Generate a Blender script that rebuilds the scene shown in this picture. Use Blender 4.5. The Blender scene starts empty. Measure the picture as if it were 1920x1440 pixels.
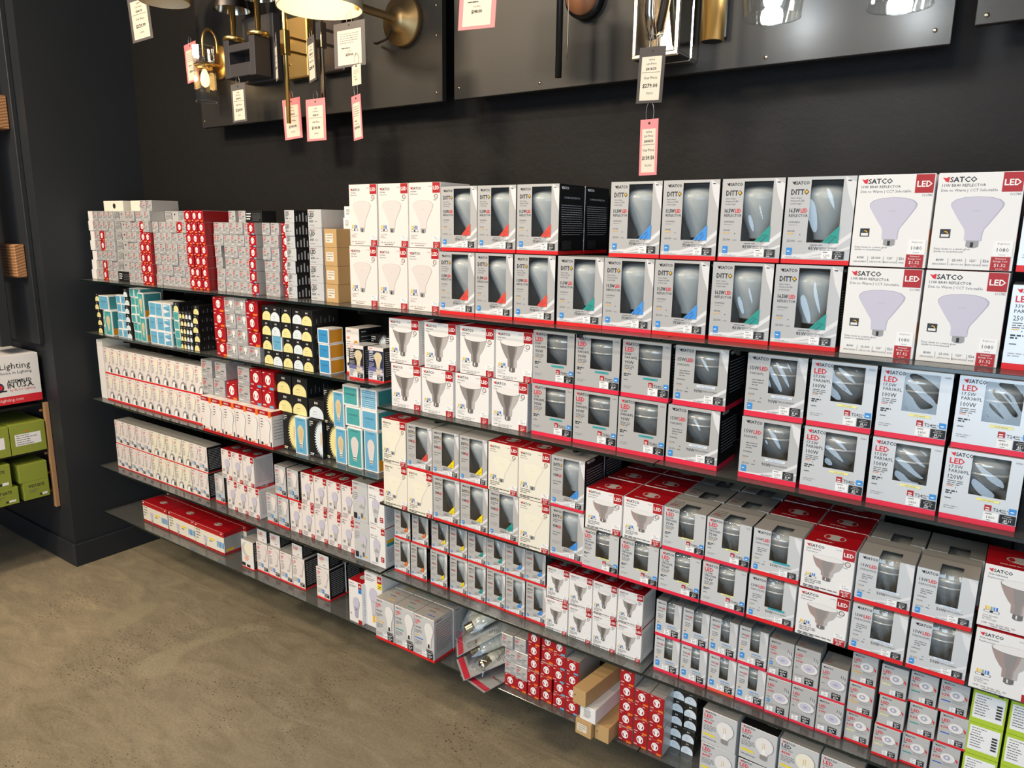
import bpy, math, random
from mathutils import Matrix, Vector
random.seed(11)
S = bpy.context.scene
COL = S.collection
PI = math.pi
R = math.radians

# ------------------------------------------------------------------ camera
cd = bpy.data.cameras.new('camera')
cam = bpy.data.objects.new('camera', cd)
COL.objects.link(cam)
_y, _p, _r = R(35.04), R(11.911), R(.795)
_f = Vector((-math.sin(_y)*math.cos(_p), math.cos(_y)*math.cos(_p), -math.sin(_p)))
_rt = Vector((math.cos(_y), math.sin(_y), 0))
_up = _rt.cross(_f)
_a = _rt*math.cos(_r)+_up*math.sin(_r)
_b = -_rt*math.sin(_r)+_up*math.cos(_r)
M = Matrix((( _a.x, _b.x, -_f.x, 0), (_a.y, _b.y, -_f.y, -1.85), (_a.z, _b.z, -_f.z, 1.51), (0, 0, 0, 1)))
cam.matrix_world = M
cd.sensor_width = 36
cd.lens = 1380.2/1920*36
cd.clip_start = .02
S.camera = cam

# ------------------------------------------------------------------ world, lights, exposure
w = bpy.data.worlds.new('shop'); S.world = w; w.use_nodes = True
w.node_tree.nodes['Background'].inputs[0].default_value = (.95, .93, 1.0, 1)
w.node_tree.nodes['Background'].inputs[1].default_value = .11
S.view_settings.view_transform = 'Standard'
S.view_settings.look = 'None'
S.view_settings.exposure = -.05
S.view_settings.gamma = 1
S.view_settings.use_curve_mapping = False


def area(name, loc, aim, sx, sy, power, col):
    l = bpy.data.lights.new(name, 'AREA'); l.shape = 'RECTANGLE'
    l.size = sx; l.size_y = sy; l.energy = power; l.color = col
    o = bpy.data.objects.new(name, l); COL.objects.link(o)
    o.location = loc
    o.rotation_euler = (Vector(aim)-Vector(loc)).to_track_quat('-Z', 'Y').to_euler()
    return o


S.cycles.transparent_max_bounces = 28
# storefront daylight behind the viewer, track lights along the ceiling
area('window_daylight', (.55, -4.3, 1.25), (-.1, 0, 1.0), 2.5, 2.1, 82, (.62, .81, 1))
area('ceiling_track', (-.75, -1.75, 3.0), (-.7, 0, .8), 1.5, .06, 12, (1, .84, .64))
area('ceiling_track', (-2.5, -1.75, 3.0), (-2.4, 0, .8), 1.5, .06, 17, (1, .84, .64))
area('ceiling_lamp', (-2.0, -3.2, 2.9), (-1.9, 0, .6), .45, .45, 31, (1, .85, .66))
area('ceiling_lamp', (-.3, -3.2, 2.9), (-.7, 0, .6), .45, .45, 13, (1, .88, .72))
area('ceiling_lamp', (-2.9, -2.4, 2.9), (-2.2, -1.5, 0), .35, .35, 58, (1, .80, .56))

# ------------------------------------------------------------------ materials
MATS = {}


def lin(c):
    return tuple(((x/12.92) if x <= .04045 else ((x+.055)/1.055)**2.4) for x in c)


def mat(name, rgb, rough=.45, metal=0., srgb=True, emit=0., spec=.5, coat=0.):
    m = bpy.data.materials.new(name); m.use_nodes = True
    b = m.node_tree.nodes['Principled BSDF']
    c = lin(rgb) if srgb else rgb
    b.inputs['Base Color'].default_value = (*c, 1)
    b.inputs['Roughness'].default_value = rough
    b.inputs['Metallic'].default_value = metal
    b.inputs['Specular IOR Level'].default_value = spec
    b.inputs['Coat Weight'].default_value = coat
    if emit:
        b.inputs['Emission Color'].default_value = (*c, 1)
        b.inputs['Emission Strength'].default_value = emit
    MATS[name] = m
    return m


def N(m): return m.node_tree.nodes
def LK(m, a, b): m.node_tree.links.new(a, b)


def noise(m, scale, detail=3, rough=.5, vec=None, dist=0.):
    n = N(m).new('ShaderNodeTexNoise')
    n.inputs['Scale'].default_value = scale; n.inputs['Detail'].default_value = detail
    n.inputs['Roughness'].default_value = rough; n.inputs['Distortion'].default_value = dist
    if vec is not None: LK(m, vec, n.inputs['Vector'])
    return n


def coords(m, sc=None):
    t = N(m).new('ShaderNodeTexCoord')
    if not sc: return t.outputs['Object']
    k = N(m).new('ShaderNodeMapping'); k.inputs['Scale'].default_value = sc
    LK(m, t.outputs['Object'], k.inputs['Vector'])
    return k.outputs['Vector']


def ramp(m, src, stops):
    r = N(m).new('ShaderNodeValToRGB'); LK(m, src, r.inputs[0])
    e = r.color_ramp.elements
    while len(e) < len(stops): e.new(.5)
    for i, (p, c) in enumerate(stops):
        e[i].position = p; e[i].color = (*c, 1)
    return r


def bump(m, src, strength, dist=.002):
    b = N(m).new('ShaderNodeBump'); b.inputs['Strength'].default_value = strength
    b.inputs['Distance'].default_value = dist
    LK(m, src, b.inputs['Height'])
    LK(m, b.outputs[0], N(m)['Principled BSDF'].inputs['Normal'])


# flat print and carton colours
for n, c in dict(
    k=(.10, .10, .11), dk=(.16, .16, .17), g=(.42, .42, .43), lg=(.62, .62, .63), w=(.93, .92, .91), wh=(.97, .97, .97),
    r=(.70, .09, .12), R=(.90, .08, .12), p=(.92, .14, .27), rt=(.86, .14, .20), b=(.20, .58, .90), bd=(.16, .40, .80),
    nat=(.26, .60, .93), teal=(.14, .62, .58), cool=(.20, .66, .68), soft=(.96, .94, .62), y=(.98, .88, .10), o=(.96, .48, .12), warm=(.95, .30, .22),
    gold=(.98, .74, .10), cream=(.96, .94, .86), pk=(.93, .89, .88), sil=(.80, .80, .81), sild=(.66, .66, .67), sill=(.90, .90, .91),
    lav=(.80, .79, .86), lavd=(.70, .69, .77), body=(.58, .56, .55), bodyd=(.44, .42, .41), bodyl=(.74, .72, .71), copper=(.66, .58, .56),
    tealc=(.30, .66, .66), bluec=(.40, .68, .82), blued=(.22, .58, .80), tealside=(.24, .55, .57), amber=(.84, .57, .08),
    pale=(.93, .89, .62), icy=(.88, .92, .95), kraft=(.76, .62, .42), kraftd=(.68, .54, .35), lime=(.72, .82, .20), limed=(.62, .74, .22),
    pinkcard=(.97, .55, .57), tagk=(.20, .19, .20), tagg=(.38, .36, .36), label=(.90, .86, .79), frost=(.875, .845, .835), frostd=(.79, .75, .74),
    glassy=(.86, .80, .66), fil=(.86, .70, .42), purple=(.42, .42, .62), navy=(.17, .20, .34)).items():
    mat('print_'+n, c, .5)
mat('carton_white', (.94, .935, .93), .42)
mat('carton_pinkish', (.93, .90, .885), .42)
mat('carton_cream', (.945, .925, .865), .42)
mat('carton_silver', (.80, .80, .80), .34, .25)
mat('carton_silver_pale', (.85, .86, .87), .32, .2)
mat('carton_silver_dim', (.72, .71, .70), .38, .2)
mat('carton_black', (.085, .085, .09), .45)
mat('carton_black_gloss', (.12, .12, .12), .35)
mat('carton_red', (.68, .06, .11), .4)
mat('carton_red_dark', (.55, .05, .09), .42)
mat('carton_teal', (.30, .66, .66), .4)
mat('carton_blue', (.36, .66, .80), .4)
mat('carton_kraft', (.76, .62, .42), .75)
mat('carton_lime', (.71, .82, .22), .45)
mat('carton_olive', (.57, .62, .23), .5)
mat('pine_face', (.70, .54, .38), .6)
mat('carton_inside', (.80, .79, .77), .7)
mat('frosted_glass', (.84, .86, .86), .25)
mat('lamp_body_grey', (.66, .67, .67), .3, .1)
mat('lamp_ring', (.84, .84, .83), .2, .3)
mat('screw_base', (.72, .66, .55), .25, 1)
mat('brass', (.93, .77, .48), .32, 1)
mat('brass_aged', (.70, .59, .42), .42, 1)
mat('brass_bright', (.97, .83, .53), .28, 1)
mat('nickel', (.80, .77, .72), .16, 1)
mat('nickel_dark', (.42, .40, .40), .28, 1)
mat('black_metal', (.085, .085, .09), .4, .3)
mat('black_metal_soft', (.26, .25, .26), .5, .2)
mat('wire', (.60, .60, .60), .3, 1)
mat('shade_white', (.90, .86, .76), .6)
mat('bulb_warm', (1, .80, .50), .5, emit=6)
mat('bulb_cool', (.93, .97, 1), .5, emit=22)
mat('corn_bulb', (.88, .87, .82), .35)
mat('glass_edge', (.07, .12, .11), .12, spec=.7)
mat('screw', (.65, .60, .50), .3, 1)
mat('walnut', (.55, .36, .24), .5)


def thin_clear(name, tint, rough, gain=.9, base=.04, dust=0.0):
    m = bpy.data.materials.new(name); m.use_nodes = True
    n = N(m); n.remove(n['Principled BSDF'])
    t = n.new('ShaderNodeBsdfTransparent'); t.inputs[0].default_value = (*tint, 1)
    g = n.new('ShaderNodeBsdfGlossy'); g.inputs['Roughness'].default_value = rough
    # reflectance of a thin pane: Schlick's curve, the same from either face
    f = n.new('ShaderNodeLayerWeight'); f.inputs['Blend'].default_value = .5
    p = n.new('ShaderNodeMath'); p.operation = 'POWER'; p.inputs[1].default_value = 4.0
    LK(m, f.outputs['Facing'], p.inputs[0])
    a = n.new('ShaderNodeMath'); a.operation = 'MULTIPLY_ADD'; a.use_clamp = True
    a.inputs[1].default_value = gain; a.inputs[2].default_value = base
    LK(m, p.outputs[0], a.inputs[0])
    x = n.new('ShaderNodeMixShader')
    LK(m, a.outputs[0], x.inputs[0]); LK(m, t.outputs[0], x.inputs[1]); LK(m, g.outputs[0], x.inputs[2])
    out = x.outputs[0]
    if dust:
        d = n.new('ShaderNodeBsdfDiffuse'); d.inputs[0].default_value = (.55, .55, .54, 1)
        y = n.new('ShaderNodeMixShader'); y.inputs[0].default_value = dust
        LK(m, out, y.inputs[1]); LK(m, d.outputs[0], y.inputs[2]); out = y.outputs[0]
    LK(m, out, n['Material Output'].inputs[0])
    MATS[name] = m
    return m


thin_clear('shelf_glass', (.80, .83, .82), .13, .75, .10, .09)
thin_clear('window_film', (.95, .96, .96), .03, .85, .11)
thin_clear('clear_glass', (.97, .98, .97), .02, .85, .06)
thin_clear('crystal', (.93, .93, .91), .03, .85, .16)
thin_clear('blister_plastic', (.95, .96, .96), .06, .8, .08)


def wall_mat(name, rgb, rough, bsc, bst, spec=.5):
    m = mat(name, rgb, rough, spec=spec)
    v = coords(m)
    n1 = noise(m, bsc, 4, .6, v)
    bump(m, n1.outputs[0], bst, .004)
    n2 = noise(m, 1.3, 3, .5, v)
    c = lin(rgb)
    r = ramp(m, n2.outputs[0], [(.3, tuple(x*.85 for x in c)), (.7, tuple(x*1.15 for x in c))])
    LK(m, r.outputs[0], N(m)['Principled BSDF'].inputs['Base Color'])
    return m


wall_mat('wall_black', (.105, .100, .100), .62, 38, .4, .22)
wall_mat('wall_charcoal', (.148, .162, .182), .55, 60, .10, .4)
wall_mat('panel_black', (.165, .16, .155), .44, 90, .04, .4)

# polished concrete: cloudy trowel marks, pits, pale patches
m = mat('concrete', (.45, .41, .34), .38)
v = coords(m)
big = noise(m, .8, 6, .62, v, .8)
mid = noise(m, 5.5, 6, .7, coords(m, (1, 2.6, 1)), 1.0)
mx = N(m).new('ShaderNodeMixRGB'); mx.inputs[0].default_value = .5
LK(m, big.outputs[0], mx.inputs[1]); LK(m, mid.outputs[0], mx.inputs[2])
base = ramp(m, mx.outputs[0], [(.34, lin((.50, .465, .385))), (.47, lin((.575, .535, .455))), (.55, lin((.615, .57, .485))), (.68, lin((.69, .64, .53)))])
pat = noise(m, 2.1, 3, .5, v, .4)
pr = ramp(m, pat.outputs[0], [(.60, (0, 0, 0)), (.635, (.6, .6, .6))])
m1 = N(m).new('ShaderNodeMixRGB')
LK(m, pr.outputs[0], m1.inputs[0]); LK(m, base.outputs[0], m1.inputs[1]); m1.inputs[2].default_value = (*lin((.645, .615, .515)), 1)
fine = noise(m, 130, 4, .7, v)
fr = ramp(m, fine.outputs[0], [(.3, (.80, .79, .77)), (.62, (1.08, 1.08, 1.08))])
m3 = N(m).new('ShaderNodeMixRGB'); m3.blend_type = 'MULTIPLY'; m3.inputs[0].default_value = 1
LK(m, m1.outputs[0], m3.inputs[1]); LK(m, fr.outputs[0], m3.inputs[2])
vo = N(m).new('ShaderNodeTexVoronoi'); vo.inputs['Scale'].default_value = 58; vo.inputs['Randomness'].default_value = 1
LK(m, coords(m, (1, 1.6, 1)), vo.inputs['Vector'])
sp = ramp(m, vo.outputs['Distance'], [(.13, (1, 1, 1)), (.24, (0, 0, 0))])
den = noise(m, 1.9, 4, .65, v); dr = ramp(m, den.outputs[0], [(.46, (0, 0, 0)), (.60, (1, 1, 1))])
mm = N(m).new('ShaderNodeMixRGB'); mm.blend_type = 'MULTIPLY'; mm.inputs[0].default_value = 1
LK(m, sp.outputs[0], mm.inputs[1]); LK(m, dr.outputs[0], mm.inputs[2])
m2 = N(m).new('ShaderNodeMixRGB'); LK(m, mm.outputs[0], m2.inputs[0]); LK(m, m3.outputs[0], m2.inputs[1])
m2.inputs[2].default_value = (*lin((.30, .23, .18)), 1)
LK(m, m2.outputs[0], N(m)['Principled BSDF'].inputs['Base Color'])
bump(m, mm.outputs[0], -.5, .002)
rr = ramp(m, mid.outputs[0], [(.3, (.30, .30, .30)), (.7, (.48, .48, .48))])
LK(m, rr.outputs[0], N(m)['Principled BSDF'].inputs['Roughness'])

# timber with end grain
m = mat('pine', (.70, .52, .36), .6)
wv = N(m).new('ShaderNodeTexWave'); wv.wave_type = 'RINGS'; wv.rings_direction = 'X'
wv.inputs['Scale'].default_value = 28; wv.inputs['Distortion'].default_value = 2.5; wv.inputs['Detail'].default_value = 2
LK(m, coords(m), wv.inputs['Vector'])
r_ = ramp(m, wv.outputs[0], [(.2, lin((.72, .54, .37))), (.8, lin((.55, .37, .24)))])
LK(m, r_.outputs[0], N(m)['Principled BSDF'].inputs['Base Color'])

# ------------------------------------------------------------------ mesh helpers


class MB:
    """collects faces with material names"""
    def __init__(s): s.v = []; s.f = []; s.m = []; s.sm = []

    def add(s, vs, fs, mt, smooth=False):
        o = len(s.v); s.v += [tuple(p) for p in vs]
        for f in fs:
            s.f.append([o+i for i in f]); s.m.append(mt); s.sm.append(smooth)

    def quad(s, a, b, c, d, mt): s.add((a, b, c, d), ((0, 1, 2, 3),), mt)

    def box(s, x0, x1, y0, y1, z0, z1, mt, ch=0):
        """box; mt a name or dict of F K L R T B"""
        if isinstance(mt, str): mt = dict.fromkeys('FKLRTB', mt)
        c = ch
        P = {}
        for i, X in enumerate((x0, x1)):
            for j, Y in enumerate((y0, y1)):
                for k, Z in enumerate((z0, z1)):
                    dx, dy, dz = (c, -c)[i], (c, -c)[j], (c, -c)[k]
                    P[i, j, k, 0] = (X, Y+dy, Z+dz); P[i, j, k, 1] = (X+dx, Y, Z+dz); P[i, j, k, 2] = (X+dx, Y+dy, Z)
        if c == 0:
            q = lambda a, b, cc, d, mm: s.quad(P[a+(0,)], P[b+(0,)], P[cc+(0,)], P[d+(0,)], mm)
        faces = [('F', 1, [(0, 0, 0), (1, 0, 0), (1, 0, 1), (0, 0, 1)]), ('K', 1, [(1, 1, 0), (0, 1, 0), (0, 1, 1), (1, 1, 1)]),
                 ('L', 0, [(0, 1, 0), (0, 0, 0), (0, 0, 1), (0, 1, 1)]), ('R', 0, [(1, 0, 0), (1, 1, 0), (1, 1, 1), (1, 0, 1)]),
                 ('T', 2, [(0, 0, 1), (1, 0, 1), (1, 1, 1), (0, 1, 1)]), ('B', 2, [(0, 1, 0), (1, 1, 0), (1, 0, 0), (0, 0, 0)])]
        for key, ax, cs in faces:
            s.quad(*[P[q+(ax,)] for q in cs], mt[key])
        if c:
            # edge strips
            for i in (0, 1):
                for j in (0, 1):
                    s.quad(P[i, j, 0, 0], P[i, j, 1, 0], P[i, j, 1, 1], P[i, j, 0, 1], mt['F'])
            for i in (0, 1):
                for k in (0, 1):
                    s.quad(P[i, 0, k, 0], P[i, 1, k, 0], P[i, 1, k, 2], P[i, 0, k, 2], mt['T' if k else 'L'])
            for j in (0, 1):
                for k in (0, 1):
                    s.quad(P[0, j, k, 1], P[1, j, k, 1], P[1, j, k, 2], P[0, j, k, 2], mt['F'])
            for i in (0, 1):
                for j in (0, 1):
                    for k in (0, 1):
                        s.add((P[i, j, k, 0], P[i, j, k, 1], P[i, j, k, 2]), ((0, 1, 2),), mt['F'])

    def lathe(s, prof, mt, n=20, cx=0, cy=0, cz=0, axis='z', smooth=True, close=False):
        """prof: list of (r, h[, mat])"""
        vs = []
        for p in prof:
            for i in range(n):
                a = 2*PI*i/n
                x, y, z = p[0]*math.cos(a), p[0]*math.sin(a), p[1]
                if axis == 'y': x, y, z = x, z, y
                elif axis == 'x': x, y, z = z, x, y
                vs.append((cx+x, cy+y, cz+z))
        o = len(s.v); s.v += vs
        for j in range(len(prof)-1):
            mm = prof[j][2] if len(prof[j]) > 2 else mt
            for i in range(n):
                k = (i+1) % n
                s.f.append([o+j*n+i, o+j*n+k, o+(j+1)*n+k, o+(j+1)*n+i]); s.m.append(mm); s.sm.append(smooth)
        if close:
            s.f.append([o+i for i in range(n)][::-1]); s.m.append(mt); s.sm.append(False)
            s.f.append([o+(len(prof)-1)*n+i for i in range(n)]); s.m.append(mt); s.sm.append(False)

    def tube(s, pts, r, mt, n=8, cap=True):
        pts = [Vector(p) for p in pts]
        rings = []
        prev = None
        for i, p in enumerate(pts):
            t = (pts[min(i+1, len(pts)-1)]-pts[max(i-1, 0)]).normalized()
            ref = prev if prev is not None else (Vector((0, 0, 1)) if abs(t.z) < .9 else Vector((1, 0, 0)))
            a = (ref-t*ref.dot(t)).normalized(); b = t.cross(a); prev = a
            rr_ = r[i] if isinstance(r, (list, tuple)) else r
            rings.append([p+a*rr_*math.cos(2*PI*k/n)+b*rr_*math.sin(2*PI*k/n) for k in range(n)])
        vs = [q for rg in rings for q in rg]; fs = []
        for j in range(len(rings)-1):
            for i in range(n):
                k = (i+1) % n
                fs.append((j*n+i, j*n+k, (j+1)*n+k, (j+1)*n+i))
        s.add(vs, fs, mt, True)
        if cap:
            s.add(rings[0], (tuple(range(n))[::-1],), mt); s.add(rings[-1], (tuple(range(n)),), mt)

    def mesh(s, name):
        me = bpy.data.meshes.new(name)
        me.from_pydata(s.v, [], s.f)
        names = list(dict.fromkeys(s.m))
        for nn in names: me.materials.append(MATS[nn])
        ix = {nn: i for i, nn in enumerate(names)}
        me.polygons.foreach_set('material_index', [ix[q] for q in s.m])
        me.polygons.foreach_set('use_smooth', s.sm)
        me.update()
        return me


def obj(name, me, parent=None, loc=None, rz=0):
    if isinstance(me, MB): me = me.mesh(name)
    o = bpy.data.objects.new(name, me); COL.objects.link(o)
    if parent: o.parent = parent
    if loc: o.location = loc
    if rz: o.rotation_euler = (0, 0, rz)
    return o


def tag(o, label=None, cat=None, group=None, kind=None):
    if label: o['label'] = label
    if cat: o['category'] = cat
    if group: o['group'] = group
    if kind: o['kind'] = kind
    return o


def empty(name, loc, rz=0):
    o = bpy.data.objects.new(name, None); COL.objects.link(o); o.location = loc; o.rotation_euler = (0, 0, rz)
    o.empty_display_size = .02
    return o


# lettering: outlines of the built-in font, cached, cap height = 1
_TX = {}
_cap = None


def glyphs(t, bold=0):
    global _cap
    if (t, bold) in _TX: return _TX[t, bold]
    cu = bpy.data.curves.new('t', 'FONT'); cu.body = t; cu.fill_mode = 'FRONT'; cu.resolution_u = 1
    cu.offset = .022*bold
    o = bpy.data.objects.new('t', cu); COL.objects.link(o)
    dg = bpy.context.evaluated_depsgraph_get(); dg.update()
    e = o.evaluated_get(dg); me = e.to_mesh()
    vs = [(v.co.x, v.co.y) for v in me.vertices]; fs = [tuple(p.vertices) for p in me.polygons]
    e.to_mesh_clear(); bpy.data.objects.remove(o); bpy.data.curves.remove(cu)
    if _cap is None: _cap = .729
    x0 = min((v[0] for v in vs), default=0); x1 = max((v[0] for v in vs), default=0)
    vs = [((x-x0)/_cap, y/_cap) for x, y in vs]
    _TX[t, bold] = (vs, fs, (x1-x0)/_cap)
    return _TX[t, bold]


class Art(MB):
    """flat print on the faces of a carton w x h x d (origin: middle of its base)"""
    def __init__(s, w, h, d): super().__init__(); s.w, s.h, s.d = w, h, d; s.n = {}; s.ff = []; s.cur = 'F'

    def add(s, vs, fs, mt, smooth=False):
        super().add(vs, fs, mt, smooth); s.ff += [s.cur]*len(fs)

    def faces(s):
        """one mesh for each printed face"""
        for F, nm in (('F', 'front_print'), ('R', 'side_print'), ('T', 'top_print'), ('L', 'end_print')):
            ix = [i for i, q in enumerate(s.ff) if q == F]
            if not ix: continue
            b = MB(); mp = {}
            for i in ix:
                for v in s.f[i]:
                    if v not in mp: mp[v] = len(b.v); b.v.append(s.v[v])
                b.f.append([mp[v] for v in s.f[i]]); b.m.append(s.m[i]); b.sm.append(False)
            yield nm, b.mesh(nm)

    def pt(s, F, u, v, o):
        w, h, d = s.w, s.h, s.d
        s.cur = F
        if F == 'F': return (-w/2+u*w, -d/2-o, v*h)
        if F == 'R': return (w/2+o, -d/2+u*d, v*h)
        if F == 'L': return (-w/2-o, d/2-u*d, v*h)
        return (-w/2+u*w, -d/2+v*d, h+o)

    def off(s, F):
        s.n[F] = s.n.get(F, 0)+1
        return .00025+.00003*s.n[F]

    def dims(s, F): return {'F': (s.w, s.h), 'R': (s.d, s.h), 'L': (s.d, s.h), 'T': (s.w, s.d)}[F]

    def poly(s, c, pts, F='F'):
        o = s.off(F); s.add([s.pt(F, u, v, o) for u, v in pts], (tuple(range(len(pts))),), 'print_'+c)

    def rect(s, c, u0, v0, u1, v1, F='F'): s.poly(c, ((u0, v0), (u1, v0), (u1, v1), (u0, v1)), F)

    def ell(s, c, u, v, rm, ry=None, F='F', n=16, a0=0, a1=360):
        W, H = s.dims(F); ry = ry or rm
        k = n if a1-a0 >= 360 else n+1
        s.poly(c, [(u+rm/W*math.cos(R(a0+(a1-a0)*i/n)), v+ry/H*math.sin(R(a0+(a1-a0)*i/n))) for i in range(k)], F)

    def ring(s, c, u, v, r1, r0, F='F', n=14):
        W, H = s.dims(F); o = s.off(F); vs = []
        for rr2 in (r1, r0):
            vs += [s.pt(F, u+rr2/W*math.cos(2*PI*i/n), v+rr2/H*math.sin(2*PI*i/n), o) for i in range(n)]
        s.add(vs, [(i, (i+1) % n, n+(i+1) % n, n+i) for i in range(n)], 'print_'+c)

    def text(s, c, t, u, v, cap, al='l', bold=0, F='F', maxw=None, rot=0):
        """cap height in metres, u v of the text's base corner (or middle / end)"""
        vs, fs, wd = glyphs(t, bold)
        W, H = s.dims(F); sx = cap
        if maxw and wd*cap > maxw*W: sx = maxw*W/wd
        dx = {'l': 0, 'c': -wd*sx/2, 'r': -wd*sx}[al]
        o = s.off(F); ca, sa = math.cos(R(rot)), math.sin(R(rot))
        P = []
        for x, y in vs:
            x = x*sx+dx; y = y*cap
            x, y = x*ca-y*sa, x*sa+y*ca
            P.append(s.pt(F, u+x/W, v+y/H, o))
        s.add(P, fs, 'print_'+c)

    def lines(s, c, u0, v, u1, n=1, gap=.02, th=.006, F='F', seed=1):
        """print too small to read: broken rules in place of words"""
        rnd = random.Random(seed)
        for i in range(n):
            u = u0; end = u0+(u1-u0)*(1 if i < n-1 else rnd.uniform(.5, .9))
            while u < end-.01:
                l = min(rnd.uniform(.04, .12), end-u)
                s.rect(c, u, v-i*gap, u+l, v-i*gap+th, F); u += l+.016

    def pic(s, c, prof, u, v, wm, hm, F='F', half=None):
        """lamp silhouette from a half profile (r 0-.5, h 0-1), in metres"""
        W, H = s.dims(F)
        R_ = [(u+r*wm/W, v+h*hm/H) for r, h in prof]
        L_ = [(u-r*wm/W, v+h*hm/H) for r, h in prof]
        if half == 'r': L_ = [(u+r*wm*.45/W, v+h*hm/H) for r, h in prof]
        if half == 'l': R_ = [(u-r*wm*.55/W, v+h*hm/H) for r, h in prof]
        s.poly(c, R_+L_[::-1], F)

    def logo(s, u, v, cap, c='k', fl='rt', F='F', maxw=None):
        W, H = s.dims(F)
        fw = cap*1.15/W; fh = cap/H
        s.poly(fl, ((u, v+fh*.95), (u+fw*.45, v+fh*.75), (u+fw, v+fh*1.05), (u+fw, v+fh*.5), (u+fw*.92, v-fh*.05), (u+fw*.5, v+fh*.12), (u+fw*.3, v+fh*.45)), F)
        s.text(c, 'SATCO', u+fw*1.08, v, cap, bold=1, F=F, maxw=maxw)


BR = [(.0, 1), (.25, .985), (.42, .94), (.5, .87), (.49, .80), (.40, .66), (.27, .47), (.19, .36), (.17, .28), (.165, .13), (.10, .125), (.10, .03), (.05, 0)]
BRL = BR[:-4]+[(.165, .13)]
PARB = [(.5, .90), (.47, .80), (.38, .62), (.27, .46), (.19, .38), (.18, .16), (.115, .15), (.115, .03), (.05, 0)]
PAR30 = [(.5, .88), (.47, .74), (.38, .54), (.24, .42), (.20, .36), (.19, .22), (.14, .2), (.14, .03), (.06, 0)]
BASE = [(.105, .14), (.105, .03), (.05, 0)]
A19 = [(0, 1), (.2, .98), (.38, .90), (.49, .76), (.48, .66), (.36, .48), (.26, .36), (.24, .22), (.22, .2), (.22, .04), (.1, 0)]
ST = [(0, 1), (.14, .97), (.3, .93), (.46, .82), (.5, .72), (.44, .52), (.30, .22), (.24, .17), (.24, .02), (.12, 0)]
G25 = [(0, 1)]+[(.5*math.sin(R(a)), .64+.36*math.cos(R(a))) for a in range(15, 150, 15)]+[(.22, .28), (.2, .18), (.2, .03), (.1, 0)]


# ------------------------------------------------------------------ carton types
TYPES = {}


def film_mesh(w, h, d, win, k, wrap):
    """loose, slightly buckled clear film over the window"""
    rnd = random.Random(k*17+int(w*9999))
    u0, u1, v0, v1 = win
    nx, ny = 24, 28
    ph = [(rnd.uniform(3, 9), rnd.uniform(2, 7), rnd.uniform(0, 6.3), rnd.uniform(.3, 1)) for _ in range(4)]
    b = MB(); vs = []
    tot = (v1-v0)*h+(wrap*d if wrap else 0)
    for j in range(ny+1):
        for i in range(nx+1):
            a, c = i/nx, j/ny
            amp = .0042*math.sin(PI*a)*math.sin(PI*min(c, .98)) if not wrap else .0018*math.sin(PI*a)
            q = sum(g*math.sin(e*a+f*c*1.3+p) for e, f, p, g in ph)*amp*.5
            x = -w/2+(u0+(u1-u0)*a)*w
            t = c*tot; hh = (v1-v0)*h
            if t <= hh or not wrap: y, z = -d/2-.0002+abs(q)*.9, v0*h+t
            else: y, z = -d/2+(t-hh), h-.0004-abs(q)
            if wrap and abs(t-hh) < .006: y += .0015; z = min(z, h-.0015)
            vs.append((x, y, z))
    b.add(vs, [(j*(nx+1)+i, j*(nx+1)+i+1, (j+1)*(nx+1)+i+1, (j+1)*(nx+1)+i) for j in range(ny) for i in range(nx)], 'window_film', True)
    return b.mesh('window_film')


def carton_mesh(w, h, d, mt, win=None, wrap=0, ch=.0007):
    b = MB(); x0, x1, y0, y1 = -w/2, w/2, -d/2, d/2
    if not win:
        b.box(x0, x1, y0, y1, 0, h, mt, ch); return b.mesh('carton')
    u0, u1, v0, v1 = win
    if wrap: v1 = 1
    us = [0, u0, u1, 1]; vs = [0, v0, v1, 1] if not wrap else [0, v0, 1]
    X = lambda u: x0+u*w
    for i in range(3):
        for j in range(len(vs)-1):
            if i == 1 and j == 1: continue
            b.quad((X(us[i]), y0, vs[j]*h), (X(us[i+1]), y0, vs[j]*h), (X(us[i+1]), y0, vs[j+1]*h), (X(us[i]), y0, vs[j+1]*h), mt['F'])
    if wrap:
        ts = [0, wrap, 1]
        for i in range(3):
            for j in range(2):
                if i == 1 and j == 0: continue
                b.quad((X(us[i]), y0+ts[j]*d, h), (X(us[i+1]), y0+ts[j]*d, h), (X(us[i+1]), y0+ts[j+1]*d, h), (X(us[i]), y0+ts[j+1]*d, h), mt['T'])
    else:
        b.quad((x0, y0, h), (x1, y0, h), (x1, y1, h), (x0, y1, h), mt['T'])
    b.quad((x1, y1, 0), (x0, y1, 0), (x0, y1, h), (x1, y1, h), mt['K'])
    b.quad((x0, y1, 0), (x0, y0, 0), (x0, y0, h), (x0, y1, h), mt['L'])
    b.quad((x1, y0, 0), (x1, y1, 0), (x1, y1, h), (x1, y0, h), mt['R'])
    b.quad((x0, y1, 0), (x1, y1, 0), (x1, y0, 0), (x0, y0, 0), mt['B'])
    e = .0012; i_ = 'carton_inside'
    a0, a1, c0, c1, h0, h1 = x0+e, x1-e, y0+e, y1-e, e, h-e
    b.quad((a0, c1, h0), (a1, c1, h0), (a1, c1, h1), (a0, c1, h1), i_)
    b.quad((a0, c0, h0), (a0, c1, h0), (a0, c1, h1), (a0, c0, h1), i_)
    b.quad((a1, c1, h0), (a1, c0, h0), (a1, c0, h1), (a1, c1, h1), i_)
    b.quad((a0, c0, h0), (a1, c0, h0), (a1, c1, h0), (a0, c1, h0), i_)
    if not wrap: b.quad((a0, c1, h1), (a1, c1, h1), (a1, c0, h1), (a0, c0, h1), i_)
    return b.mesh('carton')


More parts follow.
